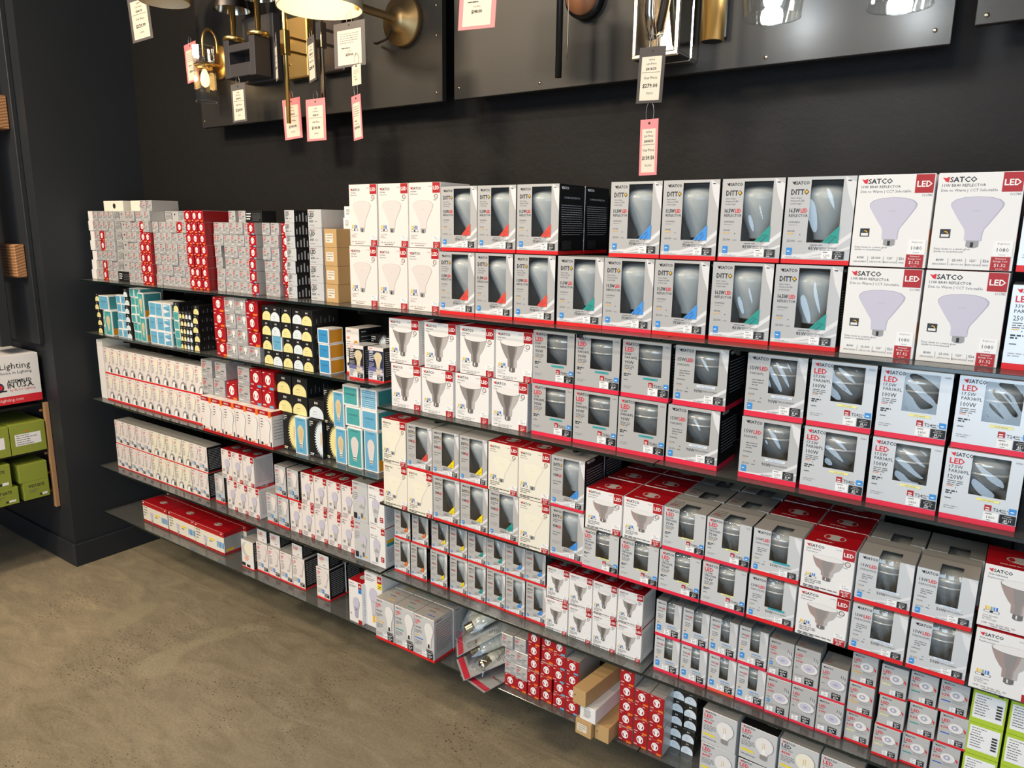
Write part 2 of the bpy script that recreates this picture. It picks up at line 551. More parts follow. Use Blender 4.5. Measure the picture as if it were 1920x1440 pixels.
def bulb_mesh(kind, w, h, d, win):
    b = MB(); n = 24
    if kind == 'br':                                  # face down in the lower window, neck up, or face up
        r = min(w, d)*.45; H = h*.90
        b.lathe([(max(q*2*r, .0005), .03*h+y*H, 'frosted_glass' if y > .14 else 'screw_base') for q, y in BR[::-1]], 'frosted_glass', n)
    elif kind == 'par':
        r = min(w, d)*.46; H = h*.80; z0 = .08*h
        pr = [(max(q*2*r, .0005), z0+y*H, 'lamp_body_grey' if y > .14 else 'screw_base') for q, y in PARB[::-1]]
        pr[-1] = (r, z0+.9*H, 'lamp_ring')
        b.lathe(pr+[(r*1.01, z0+.94*H, 'lamp_ring'), (r*.96, z0+.97*H, 'frosted_glass'), (r*.5, z0+H, 'frosted_glass'), (.0005, z0+1.01*H)], 'frosted_glass', n)
        for q in (.74,):
            b.lathe([(r*(.84 if q < .7 else .95), z0+q*H), (r*(.88 if q < .7 else .985), z0+(q+.012)*H), (r*(.88 if q < .7 else .985), z0+(q+.03)*H), (r*(.85 if q < .7 else .95), z0+(q+.045)*H)], 'lamp_ring', n)
    return b.mesh('bulb')


def btype(key, name, desc, w, h, d, mats, art=None, win=None, wrap=0, bulb=None, group=None, cat='box', plabel=None, **kw):
    mt = {}
    base = mats if isinstance(mats, str) else mats.get('*', 'carton_white')
    for q in 'FKLRTB': mt[q] = 'carton_'+(base if isinstance(mats, str) else mats.get(q, base)).replace('carton_', '')
    parts = []
    if art:
        A = Art(w, h, d); art(A, **kw)
        parts += [(nm, [me]) for nm, me in A.faces()]
    if win:
        parts.append(('window_film', [film_mesh(w, h, d, win, k, wrap) for k in range(3)]))
        if bulb: parts.append(('bulb', [bulb_mesh(bulb, w, h, d, win)]))
    TYPES[key] = dict(name=name, desc=desc, dim=(w, h, d), mesh=carton_mesh(w, h, d, mt, win, wrap), parts=parts, cat=cat, group=group)


PLACED = []


def put(key, xc, yf, z, shelf, rz=None, jy=.002):
    T = TYPES[key]; w_, h_, d_ = T['dim']
    o = bpy.data.objects.new(T['name'], T['mesh']); COL.objects.link(o)
    a = R(random.uniform(-.5, .5)) if rz is None else R(rz)
    if h_ < .056 and rz is None: a *= 3.2; jy = .007
    o.location = (xc, yf+d_/2+random.uniform(0, jy), z)
    o.rotation_euler = (0, 0, a)
    for pn, ms in T['parts']:
        c = bpy.data.objects.new(pn, random.choice(ms)); COL.objects.link(c); c.parent = o
    PLACED.append((o, T, shelf, xc, z, yf))
    return o


def row(keys, x0, pitch, yf, z, shelf, **k):
    for i, q in enumerate(keys):
        if q: put(q, x0+pitch*(i+.5), yf, z, shelf, **k)


def edges(keys, es, yf, z, shelf, **k):
    """boxes centred between listed left edges and right edges"""
    for q, (a, b) in zip(keys, es): put(q, (a+b)/2, yf, z, shelf, **k)


# ------------------------------------------------------------------ printed designs
def p_light(A, u, v, du, dv, num, c1='wh', F='F'):
    A.rect(c1, u, v, u+du, v+dv, F)
    A.lines('g', u+du*.12, v+dv*.78, u+du*.92, 1, th=dv*.09, F=F)
    A.text('dk', num, u+du/2, v+dv*.30, dv*A.h*.30, 'c', F=F, maxw=du*.86)
    A.lines('g', u+du*.25, v+dv*.10, u+du*.8, 1, th=dv*.06, F=F)


def p_cost(A, u, v, du, dv, cost, c='k', F='F', small=False):
    A.rect(c, u, v, u+du, v+dv, F)
    if small:
        A.lines('wh', u+du*.12, v+dv*.78, u+du*.9, 2, gap=dv*.16, th=dv*.07, F=F)
    else:
        A.text('wh', 'Estimated', u+du/2, v+dv*.80, dv*A.h*.11, 'c', F=F, maxw=du*.8)
        A.text('wh', 'Energy Cost', u+du/2, v+dv*.60, dv*A.h*.13, 'c', F=F, maxw=du*.86)
    A.text('wh', cost, u+du/2, v+dv*.27, dv*A.h*.23, 'c', 1, F=F, maxw=du*.84)
    A.lines('wh', u+du*.22, v+dv*.09, u+du*.8, 1, th=dv*.07, F=F)


def p_star(A, u, v, du):
    dv = du*A.w/A.h
    A.rect('b', u, v, u+du, v+dv)
    A.ell('wh', u+du*.40, v+dv*.38, du*A.w*.30, du*A.w*.10, n=8)
    A.rect('b', u, v-dv*.32, u+du, v-dv*.08)


def p_dial(A, u, v, r):
    A.ring('k', u, v, r, r*.78)
    A.poly('o', ((u-.3*r/A.w, v+.5*r/A.h), (u+.45*r/A.w, v-.25*r/A.h), (u+.1*r/A.w, v-.4*r/A.h)))
    A.lines('g', u-.08, v-r*1.6/A.h, u+.08, 1, th=.008)


def p_bars(A, u, v, du, dv, sw=True):
    for i, c in enumerate(('gold', 'y', 'lg', 'b', 'bd')):
        A.rect(c, u+du*i*.2, v, u+du*(i*.2+.11), v+dv)
    if sw:
        A.rect('g', u-du*.08, v-dv*.75, u+du*1.05, v-dv*.12)
        A.rect('wh', u-du*.03, v-dv*.66, u+du, v-dv*.2)
        A.rect('k', u+du*.36, v-dv*.66, u+du*.6, v-dv*.2)


def p_lamp(A, kind, u, v, wm, hm, tone='body'):
    if kind == 'br':
        c = {'frost': ('frost', 'frostd'), 'lav': ('lav', 'lavd'), 'cream': ('cream', 'pk')}.get(tone, ('frost', 'frostd'))
        A.pic(c[1], BRL, u, v, wm*1.03, hm*1.005)
        A.pic(c[0], BRL, u-.004, v, wm*.985, hm*.995)
        A.pic('lg', BASE, u, v-.012*hm/A.h, wm*1.2, hm*1.04); A.rect('k', u-.018*wm/A.w*2, v, u+.012*wm/A.w*2, v+.10*hm/A.h)
        A.rect('lg', u-.05, v+.72*hm/A.h, u+.05, v+.725*hm/A.h)
    else:
        prof = PARB if kind == 'par' else PAR30
        m3 = {'body': ('body', 'bodyd', 'bodyl'), 'copper': ('copper', 'body', 'bodyl')}[tone]
        A.pic(m3[0], prof, u, v, wm, hm)
        A.pic(m3[2], prof, u, v, wm, hm, half='r'); A.pic(m3[1], [(r*.35, q) for r, q in prof[:-2]], u-.02, v, wm, hm)
        A.pic('bodyd', [(.12, .15), (.12, .03), (.05, 0)], u, v, wm, hm); A.rect('sill', u-.045*wm/A.w, v+.03*hm/A.h, u-.01*wm/A.w, v+.13*hm/A.h)
        A.ell('g', u, v+.90*hm/A.h, wm*.505, hm*.105, n=22); A.ell('w', u, v+.905*hm/A.h, wm*.49, hm*.10, n=22)


def a_white(A, head=('75W BR40', 'Replacement'), kind='br', tone='frost', num='1075', cost='$1.56', spec='12W  1075  15,000  E26  120', three=('Color Selectable', 'Dimmable', 'LED Reflector'), top=False, small=False, lw=.62, lh=.50, lu=.46, lv=.23, side=False, code='S11776'):
    W, H = A.w, A.h
    A.logo(.05, .895, .062*W, maxw=.34)
    A.text('dk', head[0], .06, .895-.062*W/H, .032*W, maxw=.5); A.text('g', head[1], .06, .895-.118*W/H, .032*W, maxw=.5)
    A.text('g', code, .73, .93, .026*W, 'r', maxw=.2)
    A.rect('r', .76, .995-.235*W/H, .99, .997); A.text('wh', 'LED', .875, .995-.16*W/H, .085*W, 'c', 1, maxw=.19)
    p_dial(A, .87, .995-.315*W/H, .055*W)
    p_lamp(A, kind, lu, lv, lw*W, lh*H, tone)
    p_bars(A, .09, .285, .2, .055)
    if small:
        A.lines('g', .08, .195, .4, 3, gap=.035, th=.012, seed=3); A.lines('dk', .06, .06, .72, 2, gap=.03, th=.014, seed=5)
    else:
        for i, t in enumerate(three): A.text('g', t, .07, .185-i*.032*W/H*1.15, .024*W, maxw=.42)
        A.text('dk', spec, .07, .055, .03*W, maxw=.66); A.lines('g', .2, .03, .72, 1, th=.008)
    A.rect('wh', .77, .15*W/H+.0, .985, .27*W/H); A.text('g', num, .88, .18*W/H, .05*W, 'c', maxw=.19); A.lines('g', .8, .245*W/H, .95, 1, th=.007)
    p_cost(A, .775, .004, .215, .145*W/H, cost, 'r', small=small)
    if top:
        A.ell('bodyl', .5, .45, W*.22, A.d*.16, 'T', n=20)
        A.ell('r', .36, .45, W*.05, A.d*.10, 'T', n=10); A.ell('r', .64, .45, W*.05, A.d*.10, 'T', n=10)
        A.lines('frost', .2, .14, .8, 1, th=.03, F='T')
    if side: A.lines('lg', .1, .82, .86, 12, gap=.05, th=.012, F='R', seed=4)


def a_dim(A):
    W, H = A.w, A.h
    A.logo(.05, .905, .072*W, maxw=.34)
    A.text('dk', '11W BR40 REFLECTOR', .055, .858, .038*W, maxw=.56); A.text('g', 'Dim to Warm | CCT Selectable', .05, .808, .038*W, maxw=.66)
    A.rect('r', .755, .80, .985, .995); A.text('wh', 'LED', .87, .865, .082*W, 'c', 1, maxw=.19)
    A.text('g', 'S11785', .98, .765, .032*W, 'r', maxw=.18)
    p_lamp(A, 'br', .50, .235, .60*W, .52*H, 'lav')
    A.rect('dk', .10, .33, .225, .42); A.ell('gold', .165, .372, .035*W, n=10, a0=0, a1=120); A.ell('b', .165, .372, .035*W, n=8, a0=120, a1=180); A.ell('dk', .165, .372, .022*W, n=10, a0=0, a1=180)
    A.rect('w', .115, .34, .21, .368)
    A.text('g', 'Dims down to a warm glow', .05, .205, .028*W, maxw=.45); A.text('g', 'similar to incandescent', .05, .178, .028*W, maxw=.36)
    for i, (a, b_) in enumerate((('80W', 'REPLACEMENT'), ('25,000', 'LIFE HOURS'), ('120\u00b0', 'BEAM ANGLE'), ('E26', 'BASE'))):
        u = (.14, .35, .54, .69)[i]
        A.text('dk', a, u, .085, .034*W, 'c', maxw=.14); A.text('g', b_, u, .045, .022*W, 'c', maxw=.17)
        if i: A.rect('g', (0, .24, .45, .63)[i], .04, (0, .24, .45, .63)[i]+.004, .115)
    A.rect('wh', .755, .145, .975, .305); A.text('g', 'Brightness', .865, .27, .024*W, 'c', maxw=.17); A.text('dk', '1080', .865, .195, .055*W, 'c', maxw=.18); A.text('g', 'lumens', .865, .16, .02*W, 'c', maxw=.1)
    A.rect('r', .745, .004, .965, .145); A.text('wh', 'Estimated', .855, .118, .022*W, 'c', maxw=.14); A.text('wh', 'Energy Cost', .855, .09, .024*W, 'c', maxw=.17); A.text('wh', '$1.32', .855, .042, .045*W, 'c', maxw=.18); A.text('wh', 'per year', .855, .015, .018*W, 'c', maxw=.1)
    A.rect('gold', .0, .18, .12, .30, 'R'); A.rect('o', .0, .30, .12, .42, 'R')


def swoosh(A, c='sill', v1=1):
    A.poly(c, ((.84, v1), (1, v1*.93), (1, .62), (.90, .80)))
    A.poly(c, ((.02, .06), (.35, .075), (.72, .15), (1, .32), (1, .38), (.70, .20), (.35, .115), (.02, .10)))
    A.poly(c, ((.3, .058), (.7, .09), (1, .19), (1, .22), (.7, .125), (.3, .07)))


def a_ditto(A, watt='11.5W', rep='75W', cor='nat', ct=('NATURAL', 'LIGHT'), num='940', cost='$1.39', base='R', k='5000K', win=(.36, .82, .25, .96), small=False):
    W, H = A.w, A.h; u0, u1, v0, v1 = win; bh = .052
    swoosh(A)
    A.rect(base, 0, 0, 1, bh); A.rect(base, 0, 0, 1, bh, 'R')
    A.logo(.07, .915, .05*W, maxw=.20, fl='k')
    q = 'R' if False else 'k'
    A.text('k', 'DITTO', .07, .80, .082*W, bold=1, maxw=.265); _w = glyphs('DITTO', 1)[2]; _k = min(.082*W, .265*W/_w); A.ell('gold', .07+(_w-glyphs('O', 1)[2]*.5)*_k/W, .80+.041*W/H, glyphs('O', 1)[2]*.27*_k, .022*W, n=12)
    if small:
        A.lines('g', .07, .75, .33, 2, gap=.035, th=.012, seed=2); A.text('dk', watt, .07, .60, .075*W, bold=1, maxw=.15); A.text('R', 'LED', .22, .60, .075*W, bold=1, maxw=.11)
        A.lines('g', .07, .50, .33, 2, gap=.05, th=.012, seed=7); A.lines('lg', .07, .32, .33, 2, gap=.04, th=.01, seed=8)
    else:
        for i, t in enumerate(('Same shape.', 'Advanced LED', 'technology!')): A.text('g', t, .07, .755-i*.033, .026*W, maxw=.24)
        A.text('dk', watt, .065, .595, .062*W, bold=1, maxw=.16); A.text('R', 'LED', .235, .595, .062*W, bold=1, maxw=.1)
        A.text('dk', 'REFLECTOR', .065, .545, .044*W, maxw=.28)
        A.text('g', 'DIMMABLE', .07, .475, .026*W, maxw=.24); A.lines('lg', .07, .45, .32, 1, th=.005)
        A.text('g', k, .065, .37, .03*W, maxw=.12); A.rect('gold', .065, .347, .16, .355); A.rect('dk', .25, .335, .262, .345)
        A.text('g', '25,000', .065, .255, .034*W, maxw=.15); A.lines('lg', .23, .258, .34, 1, th=.01)
    p_star(A, .07, .12, .085)
    A.lines('lg', .06, .075, .36, 1, th=.006)
    A.lines('g', .42, v0-.03, .74, 1, th=.007)
    A.text('dk', rep, .40, v0-.085, .055*W, maxw=.15); A.text('g', 'REPLACEMENT', .56, v0-.070, .028*W, maxw=.27); A.lines('lg', .56, v0-.085, .83, 1, th=.006)
    p_light(A, .60, .065, .155, .098 if small else .092, num)
    p_cost(A, .76, .065, .165, .098 if small else .092, cost, 'dk', small=small)
    A.lines('dk', .88, .945, .97, 1, th=.01)
    # corner flag in the window
    A.poly(cor, ((u1-.235, v0), (u1+.004, v0), (u1+.004, v0+.26*W/H)))
    for i, t in enumerate(ct):
        A.text('navy', t, u1-.115+.045*i, v0+.055*W/H-.02*i, .036*W, 'c', F='F', maxw=.2, rot=47)
    if A.h > .16:
        A.logo(.08, .93, .05*A.d, c='wh', fl='wh', F='R', maxw=.25); A.text('sil', watt+' BR40 LED REFLECTOR', .5, .80, .036*A.d, 'c', F='R', maxw=.75)
        A.lines('sild', .08, .70, .9, 14, gap=.032, th=.008, F='R', seed=6); A.rect('dk', .08, .07, .45, .2, 'R')
    else:
        A.logo(.08, .93, .07*A.d, c='wh', fl='wh', F='R', maxw=.35); A.lines('sild', .08, .80, .9, 10, gap=.05, th=.012, F='R', seed=6)


def a_par38(A, lines=('15W', 'PAR38/FL', '90W'), num='1200', cost='$1.81', cl='cool', base='p', ctext='COOL WHITE', win=(.345, .83, .41, .97), k='gold'):
    W, H = A.w, A.h; bh = .075; v0 = win[2]
    A.rect(base, 0, 0, 1, bh); A.rect(base, 0, 0, 1, bh, 'R')
    A.logo(.05, .91, .058*W, maxw=.23)
    A.text('rt', 'LED', .05, .80, .09*W, bold=1, maxw=.2)
    A.text('dk', lines[0], .055, .735, .052*W, maxw=.18); A.text('dk', lines[1], .055, .675, .052*W, maxw=.27)
    A.text('dk', lines[2], .055, .585, .07*W, maxw=.2); A.lines('g', .055, .55, .26, 3, gap=.027, th=.010, seed=2)
    A.rect(k, .05, .475, .14, .483); A.rect('dk', .17, .455, .18, .467)
    A.lines('dk', .05, .40, .2, 2, gap=.03, th=.018, seed=4); A.lines('g', .05, .30, .2, 1, th=.012); A.lines('lg', .05, .19, .24, 2, gap=.028, th=.008, seed=9)
    A.rect(cl, .46, v0-.062, .76, v0-.028); A.text('dk', ctext, .61, v0-.056, .02*W, 'c', maxw=.26)
    A.rect('r', .58, .225, .67, .225+.09*W/H); A.lines('wh', .595, .26, .66, 2, gap=.03, th=.014); A.text('dk', 'T24', .69, .235, .05*W, maxw=.12); A.lines('g', .8, .26, .88, 2, gap=.03, th=.01)
    A.rect('b', .89, .23, .985, .23+.085*W/H); A.ell('wh', .935, .26, .03*W, .01*W, n=8)
    p_light(A, .575, .085, .20, .125, num); p_cost(A, .785, .085, .205, .125, cost, 'k')
    A.text('g', 'S28465', .97, .93, .022*W, 'r', maxw=.12)
    A.logo(.1, .92, .06*A.d, c='wh', fl='wh', F='R', maxw=.3); A.lines('sild', .1, .80, .92, 11, gap=.05, th=.012, F='R', seed=6)


def a_par38b(A, lines=('15W', 'PAR38/FL'), num='1200', cost='$1.81', win=(.385, .83, .40, .96), rep='90W', base='p', cl='icy', ctext='NATURAL LIGHT', wrap=False):
    W, H = A.w, A.h; bh = .085; v0 = win[2]
    swoosh(A, 'sill')
    A.rect(base, 0, 0, 1, bh); A.rect(base, 0, 0, 1, bh, 'R')
    A.logo(.07, .905, .055*W, maxw=.22, fl='k')
    A.text('dk', lines[0], .055, .745, .068*W, maxw=.15); A.text('rt', 'LED', .215, .745, .068*W, bold=1, maxw=.14)
    A.text('g', lines[1], .055, .67, .044*W, maxw=.30)
    A.lines('g', .1, .58, .3, 3, gap=.04, th=.012, seed=3); A.text('dk', 'DIMMABLE', .06, .43, .024*W, maxw=.26)
    A.text('g', '5000K', .055, .345, .03*W, maxw=.12); A.rect('gold', .055, .328, .12, .334); A.rect('dk', .26, .30, .28, .31)
    A.text('g', '25,000', .055, .235, .034*W, maxw=.15); A.lines('g', .22, .24, .33, 1, th=.01)
    p_star(A, .05, .135, .085); A.lines('lg', .4, .11, .66, 2, gap=.02, th=.006)
    A.rect(cl, .45, v0-.06, .80, v0-.02); A.text('bd', ctext, .625, v0-.053, .022*W, 'c', maxw=.3)
    A.text('dk', rep, .40, v0-.145, .062*W, maxw=.16); A.text('g', 'REPLACEMENT', .57, v0-.125, .03*W, maxw=.28)
    p_light(A, .60, .095, .17, .125, num); p_cost(A, .775, .095, .175, .125, cost, 'dk')
    A.logo(.1, .92, .06*A.d, c='wh', fl='wh', F='R', maxw=.3); A.lines('sild', .1, .80, .92, 11, gap=.05, th=.012, F='R', seed=6)
    if wrap:
        A.lines('g', .06, .35, .33, 4, gap=.1, th=.03, F='T', seed=3); A.text('rt', lines[0]+' LED', .06, .2, .06*W, F='T', maxw=.3)


def a_par30(A, **k):
    a_par38(A, lines=('12.5W', 'PAR30/SN/FL', '75W'), num='1000', cost='$1.51', cl='soft', ctext='WARM WHITE', **k)
    A.lines('g', .06, .45, .33, 4, gap=.1, th=.03, F='T', seed=3); A.text('rt', 'LED', .06, .2, .07*A.w, F='T', maxw=.3)


def a_par20(A, base='p', win=None):
    W, H = A.w, A.h; bh = .08
    swoosh(A); A.rect(base, 0, 0, 1, bh); A.rect(base, 0, 0, 1, bh, 'R')
    A.logo(.06, .90, .055*W, maxw=.24, fl='k'); A.text('dk', '7W', .08, .76, .075*W, maxw=.12); A.text('rt', 'LED', .21, .76, .075*W, bold=1, maxw=.15); A.text('dk', 'PAR20/FL', .07, .69, .04*W, maxw=.3)
    A.lines('g', .09, .60, .3, 3, gap=.045, th=.014, seed=5); A.rect('gold', .07, .44, .2, .455); A.lines('g', .07, .37, .22, 1, th=.02)
    p_star(A, .07, .20, .16); A.rect('b', .47, .345, .8, .36); A.lines('lg', .47, .30, .85, 2, gap=.03, th=.01)
    p_light(A, .36, .10, .22, .14, '525'); p_cost(A, .64, .09, .27, .17, '$0.84', 'k', small=True)
    A.lines('g', .1, .5, .35, 3, gap=.1, th=.03, F='T', seed=2)


def a_mr(A, w_='6.5W', t2='PAR16', num='500', cost='$0.78', base='p', col='rt', star=False):
    W, H = A.w, A.h
    A.rect(base, 0, 0, 1, .06); A.rect(base, 0, 0, 1, .06, 'R')
    A.logo(.06, .90, .07*W, maxw=.3, fl='k'); A.text('rt', 'LED', .07, .75, .12*W, bold=1, maxw=.27); A.text('dk', t2, .07, .69, .055*W, maxw=.3); A.text(col, w_, .07, .60, .085*W, bold=1, maxw=.3)
    u, v = .62, .50
    A.poly('lg', ((.78, .62), (.98, .70), (.94, .42), (.86, .34))); A.poly('sil', ((.74, .72), (.80, .80), (.97, .70), (.92, .60)))
    for i in range(3): A.rect('g', .76+.07*i, .73-.02*i, .785+.07*i, .82-.02*i)
    A.ell('lg', u+.02, v-.015, .33*W, .22*W, n=20); A.ell('w', u, v, .32*W, .22*W, n=20); A.ell('lav', u-.02, v+.005, .24*W, .165*W, n=18); A.ell('lavd', u-.03, v, .10*W, .06*W, n=10)
    A.lines('g', .07, .45, .25, 1, th=.015)
    if star: p_star(A, .07, .33, .12)
    A.lines('lg', .07, .27, .6, 2, gap=.035, th=.01, seed=3)
    p_light(A, .1, .085, .25, .13, num); p_cost(A, .48, .085, .34, .17, cost, 'k', small=True)
    A.text('rt', 'LED', .1, .2, .11*W, F='T', maxw=.3); A.ell('lg', .62, .45, .28*W, .18*W, 'T', n=14)


def a_mr65(A, bar='y'):
    W, H = A.w, A.h
    A.rect('R', 0, 0, 1, .07); A.rect('R', 0, 0, 1, .07, 'R')
    A.logo(.08, .90, .07*W, maxw=.3, fl='k'); A.text('rt', 'LED', .07, .74, .13*W, bold=1, maxw=.3); A.lines('g', .07, .67, .3, 1, th=.03); A.text('rt', '6.5W', .06, .53, .10*W, bold=1, maxw=.32)
    A.poly('bodyl', ((.74, .74), (.93, .72), (.97, .56), (.86, .42))); A.poly('rt', ((.82, .68), (.95, .62), (.93, .52), (.88, .60)))
    A.ell('lg', .60, .60, .27*W, .21*W, n=18); A.ell('w', .585, .615, .26*W, .21*W, n=18); A.ell('lavd', .56, .62, .13*W, .11*W, n=12); A.ell('w', .55, .62, .05*W, n=8)
    A.rect('gold', .07, .46, .2, .475); A.rect(bar, .07, .37, .4, .40); A.lines('lg', .45, .43, .9, 2, gap=.05, th=.012, seed=2)
    p_light(A, .40, .10, .2, .15, '500'); p_cost(A, .62, .09, .27, .17, '$0.78', 'k', small=True)


def a_small_grey(A, dark=True):
    W, H = A.w, A.h
    A.rect('sild', 0, 0, 1, .24); A.logo(.08, .84, .075*W, maxw=.4, fl='rt')
    A.text('rt', 'LED', .1, .62, .15*W, bold=1, maxw=.3); A.lines('rt', .1, .52, .36, 1, th=.05); A.text('dk', '40W', .55, .45, .12*W, maxw=.3)
    A.lines('g', .1, .40, .5, 2, gap=.09, th=.035, seed=2); A.lines('g', .5, .32, .9, 1, th=.03)
    A.lines('wh', .1, .12, .8, 1, th=.04)


def a_led_black(A):
    W, H = A.w, A.h
    A.logo(.08, .84, .075*W, maxw=.4); A.text('dk', 'LED', .08, .60, .2*W, bold=1, maxw=.42); A.lines('g', .1, .5, .45, 1, th=.05); A.text('dk', '40W', .1, .28, .15*W, maxw=.3); A.lines('g', .5, .34, .85, 1, th=.03); A.lines('lg', .1, .12, .8, 1, th=.05)
    for i in range(9): A.rect('sil', .06+i*.1, .12, .06+i*.1+.035, .55+.35*((i*7) % 5)/5, 'R')


def p_badge(A, u, v, r, F='F'):
    """white disc with a bulb cut out in the box colour"""
    A.ell('wh', u, v, r*.86, r, F=F, n=18)
    W, H = A.dims(F)
    A.poly('r', [(u+x*r/W, v+y*r/H) for x, y in ((-.60, .30), (-.66, -.1), (-.46, -.58), (-.24, -.62), (-.30, -.15), (-.40, .22))], F)
    A.poly('r', [(u+x*r/W, v+y*r/H) for x, y in ((.60, .30), (.66, -.1), (.46, -.58), (.24, -.62), (.30, -.15), (.40, .22))], F)
    A.poly('frostd', [(u+x*r/W, v+y*r/H) for x, y in ((-.42, .48), (.42, .48), (.36, .62), (-.36, .62))], F)


def a_small_red(A, tg='o'):
    W, H = A.w, A.h
    A.lines('pk', .08, .88, .35, 1, th=.05); A.lines('pk', .6, .88, .92, 1, th=.03)
    p_badge(A, .5, .53, .27*H)
    A.lines('pk', .08, .12, .5, 1, th=.05); A.rect(tg, .62, .02, .95, .15)


def a_end(A): A.ell('dk', .35, .55, .012, F='R', n=14)


def a_teal(A, c='tealc', side='tealside', b=.08):
    W, H = A.w, A.h; bu = b; bv = b*W/H
    A.rect(c, bu, bv, 1-bu, 1-bv)
    A.text('navy', 'LUMINIZER', .5, .53, .085*W, 'c', maxw=.66)
    A.lines('navy', .3, .38, .7, 1, th=.012); A.lines('navy', .38, .28, .62, 1, th=.010)
    A.rect(side, .06, bv, .94, 1-bv, 'R')


def a_teal_stripe(A):
    a_teal(A, 'bluec')
    for i in range(8): A.rect('icy', .1, .13+i*.1, .9, .15+i*.1)


def a_blue_orange(A): a_teal(A, 'blued', 'amber')


def a_teal_bulb(A, c='tealc', lamp='glassy', prof='A', foot=True, fil=True, name='LUMINIZER'):
    W, H = A.w, A.h
    A.rect(c, .07, .07*W/H, .93, 1-.07*W/H); A.text('navy', name, .5, .90, .075*W, 'c', maxw=.6)
    pr = ST if prof == 'S' else A19
    A.pic('tealside', pr, .53, .185, .56*W, .60*H); A.pic(lamp, pr, .50, .19, .54*W, .60*H)
    A.rect('wh', .39, .185, .62, .30)
    for i in range(3): A.rect('dk' if i != 1 else 'bodyl', .39, .195+.03*i, .61, .215+.03*i)
    if fil:
        for i in range(4): A.rect('fil', .36+i*.08, .40, .385+i*.08, .68)
    A.lines('blued', .3, .12, .7, 2, gap=.025, th=.008)
    A.rect('tealside', .06, .04, .94, .96, 'R')
    if foot: A.rect('amber', .06, .04, .94, .30, 'R')


def a_dome(A, c='pale', t=True):
    W, H = A.w, A.h
    r = .46*W
    A.rect(c, .5-r/W, .02, .5+r/W, .20); A.ell(c, .5, .20, r, .44*H, n=20, a0=0, a1=180)
    A.text('w', 'RVI', .5, .76, .11*W, 'c', 1, maxw=.3)
    A.lines('dk', .3, .34, .7, 1, th=.018); A.lines('g', .26, .20, .74, 1, th=.012)
    for i in range(9): A.rect('dk' if i % 2 else 'g', .15+i*.08, .18, .15+i*.08+.03, .45+.3*((i*5) % 4)/4, 'R')


def a_dome4(A):
    """a pair of yellow and a pair of white domes on one carton"""
    W, H = A.w, A.h
    for i, c in enumerate(('pale', 'pale', 'icy', 'icy')):
        u = .125+.25*i
        A.rect(c, u-.09, .05, u+.09, .25); A.ell(c, u, .25, .09*W, .40*H, n=12, a0=0, a1=180); A.lines('w', u-.04, .82, u+.04, 1, th=.06)


def a_burst(A, c='pale'):
    W, H = A.w, A.h; cu, cv = 1.0, .52; pts = []
    for i in range(41):
        a = R(90+i*4.5); r = .56*H*.9 if i % 2 else .42*H*.9
        pts.append((min(1, cu+r*math.cos(a)*.62/W), cv+r*math.sin(a)/H))
    A.poly(c, pts); A.poly('glassy' if c == 'pale' else 'frost', ((.80, .36), (1, .30), (1, .72), (.84, .70))); A.rect('fil', .88, .40, .93, .68)
    A.lines('w', .06, .93, .34, 3, gap=.05, th=.018, seed=5); A.rect(c, .06, .08, .34, .105); A.rect('w', .06, .045, .3, .06); A.lines('g', .45, .08, .9, 2, gap=.03, th=.01)


def a_gas(A, tint='cream', bulb='glassy'):
    W, H = A.w, A.h
    A.rect('R', 0, 0, 1, .055); A.rect('R', 0, 0, 1, .055, 'R'); A.rect('pk', 0, .90, 1, 1); A.lines('rt', .08, .945, .5, 1, th=.02)
    A.rect('sil' if tint == 'cream' else 'lav', 0, .055, 1, .30); A.rect('dk' if tint == 'cream' else 'navy', 0, .42, 1, .90); A.rect('purple', 0, .30, 1, .42)
    A.ell('glassy', .72, .34, .22*W, .05*H, n=14)
    A.text('wh', 'LED', .08, .82, .12*W, bold=1, maxw=.3); A.lines('w', .08, .76, .45, 4, gap=.05, th=.022, seed=3); A.lines('lav', .08, .53, .4, 4, gap=.035, th=.012, seed=4)
    A.pic(bulb, A19, .68, .39, .52*W, .48*H); A.rect('bodyl', .61, .36, .75, .45); A.rect('fil', .64, .56, .655, .70); A.rect('fil', .7, .56, .715, .70)
    A.lines('g', .08, .25, .35, 3, gap=.06, th=.02, seed=8); A.lines('gold', .55, .23, .9, 1, th=.03); p_light(A, .32, .08, .26, .12, '800'); p_cost(A, .62, .07, .32, .14, '$0.90', 'k', small=True)
    A.lines('sil', .1, .85, .9, 12, gap=.06, th=.014, F='R', seed=9)


def a_amber(A):
    W, H = A.w, A.h
    A.rect('R', 0, 0, 1, .05); A.logo(.08, .92, .06*W, maxw=.3); A.text('rt', 'LED', .08, .77, .11*W, bold=1, maxw=.3); A.lines('g', .08, .70, .4, 7, gap=.05, th=.014, seed=2)
    A.pic('amber', ST, .78, .30, .42*W, .45*H); A.pic('gold', ST, .76, .33, .3*W, .38*H); A.rect('dk', .1, .19, .28, .25); A.rect('dk', .34, .19, .52, .25); p_cost(A, .5, .06, .36, .10, '$0.72', 'k', small=True)
    A.logo(.1, .92, .06*W, c='wh', fl='wh', F='R', maxw=.3); A.lines('sild', .1, .82, .9, 8, gap=.08, th=.014, F='R', seed=2)


